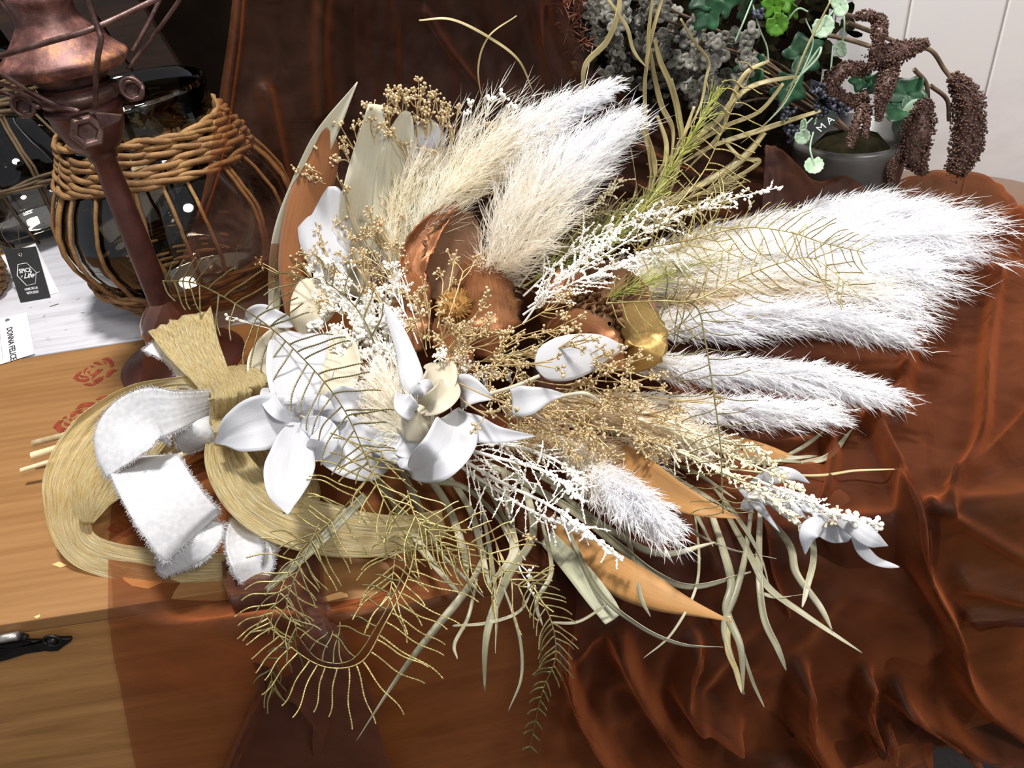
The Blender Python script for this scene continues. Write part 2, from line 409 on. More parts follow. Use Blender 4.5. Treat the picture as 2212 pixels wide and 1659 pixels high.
# ---------------- chest
chest = thing('wooden_chest', 'stained pine chest with red rose stencils on its lid and dark iron hinge', 'chest', (-.04, (YF+YB)/2, 0))
x0, x1 = -.86, .74
def prism(pts, z0, z1):
    n = len(pts); b = MB(); V = np.array([(x, y, z0) for x, y in pts]+[(x, y, z1) for x, y in pts]+[(np.mean([p[0] for p in pts]), (YF+YB)/2, z0), (np.mean([p[0] for p in pts]), (YF+YB)/2, z1)])
    b.add(V, [(i, (i+1) % n, n+(i+1) % n, n+i) for i in range(n)], [(2*n, (i+1) % n, i) for i in range(n)]+[(2*n+1, n+i, n+(i+1) % n) for i in range(n)]); return b
def outl(e, x0, x1): return [(x0+e, YF+e*.6), (XS+e, YF+e*.6), (XS+e, yfront(XS+.001)+e*.6), (x1-e, yfront(x1)+e*.6), (x1-e, YB-e), (x0+e, YB-e)]
lid = prism(outl(0, x0, x1), ZT-.0125, ZT).build('lid', M['wood'], chest, smooth=False, bevel=.0015)
body = prism(outl(.006, x0, x1), 0, ZT-.017).build('body', M['wood_front'], chest, smooth=False, bevel=.0015)
prism(outl(.02, x0, x1), ZT-.018, ZT-.0125).build('lid_gap_shade', M['dark_wood'], chest, smooth=False)  # dark strip filling the gap under the lid, standing in for its shade
# pale chipped spots along the lid edge and on the top edge of the body
def flat_poly(b, pts, h=.0004, front=False):
    P = np.array([PY(x, y, YF-h) if front else PZ(x, y, h) for x, y in pts])
    from mathutils.geometry import tessellate_polygon
    T = [t for t in tessellate_polygon([[Vector(v) for v in P]]) if len(set(t)) == 3]
    T = [t if np.cross(P[t[1]]-P[t[0]], P[t[2]]-P[t[0]])[2] > 0 else t[::-1] for t in T]
    b.add(P, tris=T)
for pts in ([(76, 1331), (86, 1327), (87, 1332), (80, 1336), (73, 1333)], [(690, 1292), (735, 1278), (750, 1283), (752, 1289), (720, 1296), (694, 1302)],
            [(262, 1243), (300, 1228), (330, 1236), (352, 1258), (320, 1272), (286, 1266), (268, 1254)], [(112, 1219), (128, 1213), (146, 1221), (130, 1226)]):
    b = MB(); flat_poly(b, pts); b.build('worn_patch', M['worn'], lid, smooth=False, label='pale worn patch on the lid')
R1 = [[(455,610),(500,540),(600,480),(600,510),(545,575),(560,615),(640,625),(740,595),(720,650),(640,675),(540,660),(490,630)],
      [(635,470),(660,435),(710,425),(665,480),(655,540),(635,520)], [(565,570),(585,550),(640,570),(720,575),(700,595),(600,595)],
      [(690,500),(720,478),(755,495),(740,520),(712,522)], [(735,545),(790,530),(850,480),(900,440),(945,490),(900,520),(800,600),(765,655),(790,580)],
      [(790,345),(840,322),(900,325),(975,370),(900,378),(830,365)], [(940,295),(1000,262),(1050,248),(1120,295),(1155,350),(1155,395),(1115,422),(1085,405),(1070,340),(1010,298)],
      [(960,320),(1000,308),(1030,340),(1020,370),(990,350)], [(1010,580),(1040,500),(1110,450),(1160,445),(1215,478),(1150,500),(1110,550),(1050,590)],
      [(630,712),(700,690),(790,700),(800,650),(900,595),(975,572),(972,620),(900,680),(790,735),(700,735)], [(740,400),(790,390),(830,415),(770,420)], [(930,455),(955,440),(970,470),(945,478)]]
R2 = [[(108,1445),(150,1390),(210,1335),(300,1318),(250,1380),(255,1430),(300,1455),(380,1470),(310,1540),(230,1540),(170,1500),(135,1460)],
      [(295,1370),(320,1350),(350,1370),(440,1395),(410,1420),(310,1405)], [(270,1298),(300,1265),(348,1248),(345,1285)],
      [(405,1275),(410,1215),(480,1165),(560,1140),(640,1118),(560,1175),(500,1230),(470,1255)], [(490,1140),(540,1080),(620,1030),(720,1018),(820,1020),(878,1055),(870,1085),(780,1088),(640,1100)],
      [(535,1212),(580,1170),(635,1165),(632,1205)], [(390,1330),(385,1300),(440,1290),(440,1310),(405,1340)], [(470,1310),(480,1285),(560,1270),(620,1262),(650,1270),(540,1340),(490,1350)],
      [(665,1130),(740,1122),(810,1128),(740,1200),(700,1180)], [(835,975),(920,920),(1020,898),(1055,912),(980,965)], [(865,1000),(900,985),(950,985),(925,1020)]]
for k, R in enumerate((R1, R2)):
    b = MB()
    for pl in R: flat_poly(b, [(100+x/7.9, 740+y/7.9) for x, y in pl], .0005)
    b.build('rose_stencil', M['stencil'], lid, smooth=False)
for ox, oy, sc in ((232, 1100, .95), (122, 1160, .62)):
    b = MB()
    for pl in R1: flat_poly(b, [(ox+(x-455)/7.9*sc, oy+(y-248)/7.9*sc) for x, y in pl], .0005)
    b.build('rose_stencil', M['stencil'], lid, smooth=False)
# iron hinge on the front at the left: strap with an arrow head, a round boss and the barrel
H = [(-260, 1425), (-260, 1372), (-150, 1392), (0, 1386), (62, 1379), (96, 1379), (108, 1370), (120, 1372), (132, 1374), (154, 1373), (157, 1377), (140, 1389), (128, 1398), (112, 1399), (100, 1398), (60, 1404), (20, 1417), (0, 1422), (-120, 1438)]
P = np.array([PY(x, y, YF-.0005) for x, y in H]); n = len(P)
b = MB(); Q = P+[0, -.0035, 0]; b.add(np.vstack([P, Q, Q.mean(0)]), [(i, (i+1) % n, n+(i+1) % n, n+i) for i in range(n)], [(n+i, n+(i+1) % n, 2*n) for i in range(n)])
hg = b.build('hinge', M['black_iron'], chest, smooth=False)
b = MB(); b.tubes(np.array([PY(x, y, YF-.0045) for x, y in ((-120, 1396), (-60, 1388), (0, 1380), (41, 1373))]), .0035, 12); b.build('hinge_barrel', M['iron_pin'], hg, label='worn bare metal hinge barrel')
b = MB(); b.tubes(np.array([PY(x, y, YF-.0045) for x, y in ((46, 1374), (52, 1376), (58, 1378))]), .0028, 10)
c = PY(114, 1382, YF-.004); b.blobs([c], .004, 1); b.tubes(np.array([c+[-.0062*math.cos(a), -.001, .0062*math.sin(a)] for a in np.linspace(0, 6.28, 20)]), .0012, 6); b.build('hinge_boss', M['black_iron'], hg)

# ---------------- white painted table behind, on the left
b = MB(); b.box((-1.7, YB+.004, ZT-.03), (-.278, 1.03, ZT)); b.box((-1.7, 1.03, ZT-.03), (-.53, 1.40, ZT))
tb = thing('white_table', 'white painted plank table top behind the pine chest, under the wicker jars', 'table', (-.9, 1.15, 0))
b.build('table_top', M['white_wood'], tb, smooth=False, bevel=.002)
for lx, ly in ((-1.64, YB+.05), (-1.64, 1.35), (-.32, YB+.05), (-.58, 1.35)):
        b = MB(); b.box((lx-.03, ly-.03, 0), (lx+.03, ly+.03, ZT-.03)); b.build('leg', M['white_wood'], tb, smooth=False, bevel=.002)
# debris on the table: one thing nobody would count
b = MB()
for x, y, l, a in ((117, 659, 9, .35), (178, 675, 4, -.2), (66, 664, 3, .4), (95, 683, 4, 1.1), (168, 646, 4, .6), (178, 690, 2, .5), (127, 668, 2, 0), (142, 712, 3, .2), (108, 652, 3, .2), (220, 716, 3, .5)):
    p = PZ(x, y, .0006); d = np.array([math.cos(a), math.sin(a), 0])*px2m(p, l); s = np.array([-d[1], d[0], 0])*.18
    b.add([p-d-s, p+d-s*.6, p+d+s, p-d+s*.5], [(0, 1, 2, 3)])
o = b.build('wood_crumbs', M['cane_dark'], smooth=False, org=PZ(150, 680)); tag(o, 'tiny dark crumbs scattered on the white table beside the black tag', 'debris'); o['kind'] = 'stuff'

# dark plank leaning at the back
b = MB()
a0 = PY(260, -60, 1.56); a1 = PY(560, 420, 1.54)
d = nrm(a1-a0); s = nrm(np.cross(d, [0, 1, 0])); 
for k in range(3):
    o_ = s*(.0-.085*k)
    A = a0-d*.12+o_; Bp = a1+d*((a1[2]-.06)/-d[2])+o_; t = np.array([0, .016, 0])
    V = [A, A+s*-.08, Bp+s*-.08, Bp]; V = np.array(V+[v+t for v in V])
    b.add(V, [(0, 1, 2, 3), (7, 6, 5, 4), (0, 4, 5, 1), (1, 5, 6, 2), (2, 6, 7, 3), (3, 7, 4, 0)])
    b.m = 0
o = b.build('wooden_boards', M['dark_wood'], smooth=False); tag(o, 'dark brown wooden boards leaning at the back behind the wicker jar', 'boards')

# ---------------- lantern
LY = .742
A = PZ(398, 778, .003); B = PY(96, 20, LY-.005)
def tof(py, A=A, B=B):
    lo, hi = -.3, 2.5
    for _ in range(40):
        m = (lo+hi)/2
        if proj(A+m*(B-A))[1] > py: lo = m
        else: hi = m
    return lo
def lprof(pr): return [(tof(y), px2m(A+tof(y)*(B-A), r)) for y, r in pr]
lan = thing('lantern', 'rusty brown metal lantern on a tall pole with a wire guard before the jar', 'lantern', A)
b = MB(); b.lathe(A, B, [(0, .001), (0, .066), (.006, .066), (.012, .058), (.03, .047), (.055, .030), (.08, .021), (.10, .0185)], 56)
b.build('base', M['pole'], lan)
b = MB(); b.lathe(A, B, lprof([(752, 24), (742, 44), (726, 58), (706, 62), (686, 58), (668, 44), (655, 30), (645, 22), (640, 5)]), 48); b.build('foot_bulb', M['ceramic'], lan, label='glossy brown round bulb at the foot of the pole')
b = MB(); b.lathe(A, B, lprof([(660, 25), (540, 26), (420, 26), (345, 24), (340, 30), (330, 31), (322, 32), (318, 44), (300, 58), (280, 66), (262, 72), (240, 76), (236, 80), (228, 80), (224, 72), (205, 66), (180, 74)]), 40); b.build('pole', M['pole'], lan)
# burner collar with flanges
b = MB(); b.lathe(A, B, lprof([(222, 72), (208, 86), (200, 88), (192, 84), (188, 64), (178, 66), (150, 88), (128, 104), (124, 112), (118, 112), (116, 96)]), 48); b.build('burner_collar', M['iron'], lan)
# hood: the wide rusty cone
b = MB(); b.lathe(A, B, lprof([(150, 116), (138, 126), (131, 130), (126, 131), (120, 128), (112, 118), (96, 104), (70, 82), (45, 66), (30, 60), (14, 60), (4, 66), (-6, 70), (-16, 66), (-40, 60), (-90, 58), (-91, 1)]), 64)
hood = b.build('hood', M['rust'], lan)
# hexagonal nut and two ring lugs
def hexnut(px, py, Y, r, n=6, mat='iron'):
    c = PY(px, py, Y); ax = nrm(CAM-c); ax[2] *= .3; ax = nrm(ax); u = nrm(np.cross(ax, [0, 0, 1])); w = np.cross(ax, u); R = px2m(c, r)
    th = np.arange(n)*2*math.pi/n
    b = MB(); rings = []
    for d_, k_ in ((-.012, 1), (.006, 1), (.009, .88), (.009, .6), (.006, .5), (.006, .01)):
        rings.append(c+ax*d_+(u*np.cos(th)[:, None]+w*np.sin(th)[:, None])*R*k_)
    b.grid(np.array(rings), closed=True); return b.build('nut', M[mat], lan, smooth=False, bevel=.0008)
hexnut(188, 283, LY-.052, 37)
hexnut(50, 228, LY-.03, 26); hexnut(285, 192, LY-.02, 27)
for (px, py, Y) in ((50, 228, LY-.045), (285, 192, LY-.036)):
    c = PY(px, py, Y); b = MB(); b.tubes(np.array([c+[.009*math.cos(a), 0, .009*math.sin(a)] for a in np.linspace(0, 6.283, 26)]), .0018, 6); b.build('ring_lug', M['iron'], lan)
# flat bracket plate under the collar, right
b = MB(); q = [PY(*p, LY-.058) for p in ((205, 245), (262, 250), (257, 262), (218, 279))]; b.add(q+[v+[0, .004, 0] for v in q], [(0, 1, 2, 3), (7, 6, 5, 4), (0, 4, 5, 1), (1, 5, 6, 2), (2, 6, 7, 3), (3, 7, 4, 0)]); b.build('bracket', M['iron'], lan, smooth=False)
# wire guard
def wire(pts, r=5.5, name='guard_wire', mat='iron'):
    P = cr([PY(x, y, Y) for x, y, Y in pts], 30); b = MB(); b.tubes(P, px2m(P[0], r), 8); b.build(name, M[mat], lan)
f_ = LY-.085
wire([(-60, 142, f_+.01), (0, 121, f_), (100, 92, f_-.005), (205, 60, f_), (330, 2, f_+.03), (420, -40, f_+.06)], 6)
wire([(180, -40, f_), (196, 15, f_), (212, 62, f_-.002), (218, 84, f_-.004), (212, 120, f_), (208, 165, f_+.015), (206, 232, LY-.062)], 6.5)
wire([(400, -30, LY), (385, 4, LY), (330, 80, LY+.01), (275, 150, LY+.0)], 4.5)
wire([(350, -10, LY+.02), (318, 55, LY+.01), (286, 112, LY+.0)], 4.5)
wire([(-30, 150, f_+.02), (0, 160, f_+.02), (60, 195, f_+.03), (120, 225, LY-.05), (170, 240, LY-.06)], 5)
wire([(-30, 172, f_+.02), (0, 180, f_+.02), (50, 200, f_+.03), (90, 222, LY-.05)], 4.5)
wire([(-30, 196, f_+.03), (10, 202, LY-.04), (50, 212, LY-.04), (85, 232, LY-.05)], 6)
wire([(-20, -20, LY), (12, 18, LY), (42, 62, LY)], 4.5)

# ---------------- wicker covered glass jars
def rows_band(C, zs, Rs, nst, mat, name, parent, tr=.0034, amp=.003, arc=(0, 2*math.pi), rz=0):
    b = MB(); th = np.linspace(arc[0], arc[1], int(260*(arc[1]-arc[0])/6.283)+8)
    for k, (z, R) in enumerate(zip(zs, Rs)):
        ph = (k % 2)*math.pi; j = rng.uniform(0, 6)
        for s_ in (0, 1):
            rr = R+amp*np.sin(th*nst/2+ph+s_*math.pi)+.0012*np.sin(th*3+j)
            zz = C[2]+z+.0022*np.sin(th*nst/2+ph+math.pi/2+s_*math.pi)+.0022*np.sin(th*2.3+j)+.001*np.sin(th*7+j)
            P = np.stack([C[0]+rr*np.cos(th), C[1]+rr*np.sin(th), zz], -1); b.tubes(P, tr*(.85+.25*rng.random()), 6)
    b.build(name, mat, parent)
def wjar(C, prof, label, band, rings, nst, mats, scale=1.0):
    t = thing('wicker_jar', label, 'jar', C)
    A_ = np.array(C); B_ = A_+[0, 0, 1.0]
    b = MB(); b.lathe(A_, B_, prof, 72); b.build('glass_vessel', M['glass'], t)
    zs = np.array([p[0] for p in prof if p[1] > .01]); rs = np.array([p[1] for p in prof if p[1] > .01])
    def Rz(z): return np.interp(z, zs, rs)
    rows_band(C, band, [Rz(z)+.006 for z in band], nst, mats, 'woven_collar', t)
    for rg in rings:
        rows_band(C, rg, [Rz(z)+.0065 for z in rg], nst, mats, 'woven_ring', t, .0027)
    for k in range(nst):
        a = 6.283*k/nst+rng.normal()*.05
        zz = np.linspace(band[0], .004, 26); rr = Rz(zz)+.0035
        w_ = np.cumsum(rng.normal(size=26))*.0035
        n_ = 2 if k % 3 == 0 else 1
        for m_ in range(n_):
            b = MB(); P = np.stack([C[0]+rr*np.cos(a+w_*(1+m_)+.05*m_), C[1]+rr*np.sin(a+w_*(1+m_)+.05*m_), C[2]+zz], -1)
            b.tubes(P, .0023, 6); b.build('cane_stave', mats, t)
    return t
prof = [(0.004, .002), (.004, .074), (.012, .086), (.03, .100), (.055, .117), (.085, .130), (.105, .133), (.125, .130), (.15, .118), (.175, .100), (.195, .088), (.215, .082), (.235, .082), (.245, .085), (.249, .084), (.249, .080), (.235, .078), (.215, .078)]
jar = wjar((-.368, .905, ZT+.001), prof, 'large glass jar in a pale woven cane frame behind the lantern pole', [.172, .180, .188, .196, .204, .212], [[.008, .014, .02], [.046, .053], [.036]], 20, M['cane'])
prof2 = [(r, R*1.0) for r, R in prof]
jar2 = wjar((-.70, 1.20, ZT+.001), prof2, 'glass jar in a dark cane frame at the far left, behind the lantern hood', [.19, .198, .206, .214, .222], [[.10, .106]], 14, M['cane_dark'])
# woven cane basket cut by the left edge
bc = PZ(-105, 655, 0); bc[2] = ZT
bk = thing('cane_basket', 'tan woven cane basket cut off by the left edge, beside the black tag', 'basket', bc)
zb = np.linspace(.006, .10, 13)
rows_band(bc, zb, .064+.018*np.sin(zb/.10*2.6), 22, M['cane'], 'woven_wall', bk, .0045, .004)
b = MB()
for k in range(22):
    a = 6.283*k/22; zz = np.linspace(0, .104, 10); rr = .060+.018*np.sin(zz/.10*2.6); b.tubes(np.stack([bc[0]+rr*np.cos(a), bc[1]+rr*np.sin(a), ZT+zz], -1), .003, 6)
b.build('stakes', M['cane'], bk)

# ---------------- tags
def quadcard(name, Q, mat, parent, th=.0006):
    Q = np.array(Q); n = nrm(np.cross(Q[1]-Q[0], Q[3]-Q[0])); n = n if n@(CAM-Q[0]) > 0 else -n
    V = np.vstack([Q, Q-n*th]); b = MB(); b.add(V, [(0, 1, 2, 3), (7, 6, 5, 4), (0, 4, 5, 1), (1, 5, 6, 2), (2, 6, 7, 3), (3, 7, 4, 0)])
    return b.build(name, mat, parent, smooth=False), n
def bil(Q, n, u, v, h): 
    u = np.asarray(u)[:, None]; v = np.asarray(v)[:, None]
    return Q[0]*(1-u)*(1-v)+Q[1]*u*(1-v)+Q[2]*u*v+Q[3]*(1-u)*v+n*h
def text_on(txt, Q, n, box, mat, parent, rot=0, shear=0, wt=0.0, spacing=1.0):
    """lettering laid in the (u,v) box of a quad; rot=1 reads downwards"""
    cu = bpy.data.curves.new('t', 'FONT'); cu.body = txt; cu.size = 1; cu.shear = shear; cu.offset = wt; cu.resolution_u = 3; cu.space_character = spacing
    o = bpy.data.objects.new('t', cu); COL.objects.link(o)
    bpy.context.view_layer.update()
    me = bpy.data.meshes.new_from_object(o.evaluated_get(bpy.context.evaluated_depsgraph_get()))
    bpy.data.objects.remove(o)
    V = np.array([v.co[:] for v in me.vertices]); F = [tuple(p.vertices) for p in me.polygons]; bpy.data.meshes.remove(me)
    a = V[:, :2].min(0); s_ = V[:, :2].max(0)-a; W = (V[:, :2]-a)/s_
    u0, v0, u1, v1 = box
    if rot: U = u1-W[:, 1]*(u1-u0); U = u0+(u1-u0)*W[:, 1]; Vv = v0+(v1-v0)*W[:, 0]
    else: U = u0+(u1-u0)*W[:, 0]; Vv = v1-(v1-v0)*W[:, 1]
    X = bil(np.array(Q), n, U, Vv, .00025)
    org = X.mean(0); m2 = bpy.data.meshes.new('lettering'); m2.from_pydata([tuple(p-org) for p in X], [], F); m2.materials.append(mat)
    ob = bpy.data.objects.new('lettering', m2); COL.objects.link(ob); WO[ob.name] = org; ob.parent = parent; ob.location = Vector(org-WO[parent.name]); return ob
yb_ = PZ(75, 648, 0)[1]
QB = [PY(8, 541, yb_+.035), PY(77, 532, yb_+.035), PZ(108.5, 642, .0012), PZ(44, 653, .0012)]
QW = [PY(2, 552, yb_+.040), PY(76, 525.5, yb_+.040), PZ(127.5, 631.5, .0006), PZ(60, 648, .0006)]
tg = thing('hang_tag', 'black cardboard hang tag with a white hexagon logo, hanging beside the glass jar', 'tag', PZ(75, 648, 0))
quadcard('backing_card', QW, M['tag_white'], tg)
cardb, nb = quadcard('card', QB, M['tag_black'], tg)
QB = np.array(QB)
text_on('SPICE', QB, nb, (.27, .385, .66, .465), M['tag_white'], cardb, wt=.015)
text_on('of', QB, nb, (.27, .505, .34, .545), M['tag_white'], cardb, shear=.3)
text_on('Life', QB, nb, (.36, .475, .70, .575), M['tag_white'], cardb, shear=.5, wt=.01)
text_on('HOME DÉCOR', QB, nb, (.27, .745, .70, .80), M['tag_white'], cardb, wt=.01)
text_on('WITH IDEAS', QB, nb, (.29, .83, .68, .88), M['tag_white'], cardb, wt=.01)
hexp = [(.30, .295), (.58, .29), (.79, .49), (.66, .70), (.37, .71), (.17, .50), (.30, .295)]
b = MB(); L_ = bil(QB, nb, [p[0] for p in hexp], [p[1] for p in hexp], .0003)
for i in range(6): b.tubes(np.array([L_[i], L_[i+1]]), .00042, 5)
L2 = bil(QB, nb, [.68, .80, .90], [.55, .50, .49], .0003); b.tubes(L2, .00035, 5)
b.build('hexagon_logo', M['tag_white'], cardb)
c = bil(QB, nb, [.47], [.12], .0004)[0]; e1 = nrm(QB[1]-QB[0]); e2 = nrm(QB[3]-QB[0])
b = MB(); b.tubes(np.array([c+(e1*math.cos(a)+e2*math.sin(a))*.0021 for a in np.linspace(0, 6.283, 18)]), .0007, 6); b.build('eyelet', M['metal'], cardb)
b = MB(); b.tubes(cr([c, PY(42, 525, yb_+.03), PY(38, 490, yb_+.04), PY(30, 466, yb_+.06)], 14), .0004, 5)
b.tubes(cr([PY(30, 539, yb_+.036), PY(14, 520, yb_+.04), PY(4, 500, yb_+.05), PY(20, 462, yb_+.06)], 14), .0004, 5); b.build('string', M['cane_dark'], tg)
# white tag lying over the seam
QD = np.array([PZ(-80, 706, .0016), PZ(58, 675, .0016), PZ(75, 763.5, .0016), PZ(-80, 812, .0016)])
t2 = thing('price_tag', 'white paper tag with grey lettering lying on the seam of table and chest', 'tag', PZ(0, 740, 0))
c2, n2 = quadcard('card', QD, M['tag_white'], t2, .0004)
def inv(px, py):      # photo point -> (u, v) on the white tag
    best = None
    U, V_ = np.meshgrid(np.linspace(0, 1, 161), np.linspace(0, 1, 101)); X = bil(QD, n2, U.ravel(), V_.ravel(), 0)
    k = np.argmin(((proj(X)-[px, py])**2).sum(1)); return U.ravel()[k], V_.ravel()[k]
def tbox(tl, br): a = inv(*tl); c = inv(*br); return (a[0], a[1], c[0], c[1])
text_on('DONNA FELICE', QD, n2, tbox((13.5, 709), (37, 777)), M['ink_grey'], c2, rot=1, wt=.028)
text_on('My Garden & Living', QD, n2, tbox((46, 717), (54, 758)), M['ink_pale'], c2, rot=1)
text_on('Original Goods & Products', QD, n2, tbox((-1, 722), (7, 778)), M['ink_pale'], c2, rot=1)
c = bil(QD, n2, *[[v] for v in inv(16, 692)], .0004)[0]
b = MB(); b.tubes(np.array([c+np.array([math.cos(a), math.sin(a), .3*math.sin(a)])*.0018 for a in np.linspace(0, 6.283, 14)]), .0011, 6); b.build('punched_hole', M['ink_pale'], c2)
def seg_dist(XY, line):
    L = np.array(line, float); best = np.full(len(XY), 1e9)
    for a, b_ in zip(L[:-1], L[1:]):
        ab = b_-a; t = np.clip(((XY-a)@ab)/(ab@ab), 0, 1); best = np.minimum(best, np.linalg.norm(XY-(a+t[:, None]*ab), axis=1))
    return best
def cloth(name, rows, nu, nv, ridges, mat, seed=0, amp=.0028, parent=None, label=None, rip=.0011, keep=None):
    W = np.array([[PY(*p[:3]) if len(p) == 4 else PS(*p) for p in r] for r in rows])
    C = np.array([cr(r, nv) for r in W])                   # rows x nv
    G = np.array([cr(C[:, j], nu) for j in range(nv)]).transpose(1, 0, 2)
    du = np.gradient(G, axis=0); dv = np.gradient(G, axis=1); N = nrm(np.cross(du, dv))
    N *= np.sign((N*(CAM-G)).sum(-1, keepdims=True)+1e-9)
    XY = proj(G.reshape(-1, 3))
    D = np.zeros(len(XY))
    r_ = np.random.default_rng(seed)
    for line, a, w in ridges:
        d = seg_dist(XY, cr(line, 24)); D += a*1.1*np.exp(-(d/(w*.8))**2)
    # hanging folds run down the cloth, bent by slow waves
    u = np.repeat(np.linspace(0, 1, nu), nv); v = np.tile(np.linspace(0, 1, nv), nu)
    wv = v+.05*np.sin(u*7+seed)+.03*np.sin(u*15+v*9+seed*2)+.015*np.sin(u*31+v*21)
    for k in range(7):
        fq = r_.uniform(10, 60); D += amp*r_.uniform(.4, 1)*(9/fq)**.4*np.sin(fq*wv+r_.uniform(0, 6)+2.2*np.sin(u*r_.uniform(3, 8)+r_.uniform(0, 6)))*(.5+.5*np.sin(u*r_.uniform(3, 9)+r_.uniform(0, 6)))
    for k in range(8):
        a = r_.uniform(0, 6.28); fq = r_.uniform(20, 70); D += rip*r_.uniform(.3, 1)*np.sin(fq*(math.cos(a)*u+math.sin(a)*v)+r_.uniform(0, 6)+1.5*np.sin(fq*.3*(u-v)))*.6
    P = G+N*(np.maximum(D, -.003).reshape(nu, nv, 1)+.002)
    b = MB(); b.grid(P); o = b.build(name, M[mat], parent, label=label)
    return o
rid = [([(1880, 920), (1950, 1080), (1970, 1200), (2040, 1330), (2060, 1420), (2110, 1500), (2190, 1560)], .022, 17),
       ([(2150, 600), (2130, 800), (2115, 960), (2060, 1060)], .016, 16), ([(2240, 880), (2120, 1010), (2040, 1100)], .007, 14),
       ([(2010, 1100), (2080, 1130), (2212, 1200)], .006, 14),
       ([(1210, 1390), (1260, 1530), (1380, 1680)], .022, 14), ([(1330, 1360), (1400, 1500), (1480, 1600), (1600, 1650), (1730, 1645)], .02, 22),
       ([(1490, 1380), (1470, 1480), (1570, 1545)], .022, 24), ([(1720, 1440), (1720, 1530), (1760, 1600), (1820, 1680)], .026, 22),
       ([(1860, 1440), (1855, 1520), (1890, 1590), (1900, 1560)], .018, 14), ([(1930, 1480), (2000, 1530), (2080, 1590), (2190, 1585)], .026, 20),
       ([(1520, 1300), (1600, 1440), (1700, 1560)], .012, 10), ([(1690, 1300), (1650, 1200), (1660, 1100)], .012, 14),
       ([(2080, 1250), (2212, 1270)], .012, 26), ([(2090, 1330), (2212, 1310)], .012, 12),
       ([(1760, 900), (1800, 1000), (1780, 1100)], .01, 16), ([(1940, 900), (1960, 800), (1990, 620)], .012, 20)]
ridt = [([(520, -50), (500, 150), (470, 330), (430, 470)], .010, 12), ([(700, 250), (690, 100), (700, -50)], .012, 24),
        ([(640, 480), (600, 350), (570, 200)], .010, 22), ([(920, 20), (960, 90), (1040, 200)], .012, 9), ([(1180, 0), (1190, 90), (1230, 200)], .014, 12)]
oz = thing('organza_cloth', 'sheer brown organza cloth hanging from the back and draped over the chest and its front', 'cloth', (.2, YF+.05, ZT))
r1 = [[(508, -60, .80, 0), (680, -60, .82, 0), (860, -60, .83, 0), (1030, -60, .82, 0), (1110, -60, .81, 0), (1140, -60, .8, 0), (1195, -60, .80, 0)],
      [(482, 150, .78, 0), (670, 150, .81, 0), (860, 150, .82, 0), (1060, 150, .82, 0), (1180, 160, .81, 0), (1230, 160, .8, 0), (1300, 165, .79, 0)],
      [(440, 400, .73, 0), (640, 400, .77, 0), (880, 390, .78, 0), (1140, 370, .78, 0), (1400, 350, .77, 0), (1480, 345, .77, 0), (1640, 335, .77, 0)],
      [(385, 580, .685, 0), (620, 570, .70, 0), (900, 550, .71, 0), (1250, 520, .72, 0), (1700, 455, .73, 0), (1800, 450, .735, 0), (2225, 400, .76, 0)],
      [(318, 735, .655, 0), (600, 720, .02), (920, 700, .02), (1350, 640, .02), (1850, 585, .02), (1930, 575, .02), (2240, 545, .02)],
      [(300, 850, .004), (600, 850, .006), (960, 830, .006), (1450, 800, .008), (1900, 730, .01), (1960, 720, .01), (2260, 690, .014)],
      [(258, 990, .003), (600, 1000, .004), (1000, 980, .005), (1500, 940, .006), (1950, 860, .008), (2000, 850, .008), (2270, 830, .01)],
      [(238, 1140, .003), (610, 1150, .004), (1010, 1110, .005), (1520, 1040, .006), (1970, 970, .01), (2020, 960, .01), (2280, 930, .012)],
      [(238, 1312, .006), (620, 1296, .007), (1030, 1228, .01), (1540, 1120, .014), (1980, 1052, .02), (2030, 1045, .022), (2290, 1004, .025)],
      [(243, 1370, .010), (630, 1345, .030), (1040, 1290, .024), (1550, 1200, .03), (1985, 1140, .045), (2035, 1130, .048), (2300, 1090, .05)],
      [(262, 1495, .012), (640, 1460, .036), (1050, 1430, .036), (1555, 1390, .045), (1985, 1360, .06), (2035, 1350, .06), (2305, 1300, .07)],
      [(285, 1600, .02), (650, 1600, .036), (1060, 1610, .04), (1570, 1600, .055), (1988, 1560, .07), (2020, 1540, .07), (2300, 1480, .08)],
      [(312, 1730, .02), (660, 1750, .03), (1070, 1770, .05), (1600, 1770, .06), (1986, 1710, .075), (2006, 1600, .08), (2300, 1622, .085)]]
cloth('drape', r1, 330, 300, rid+ridt, 'organza', 1, parent=oz)
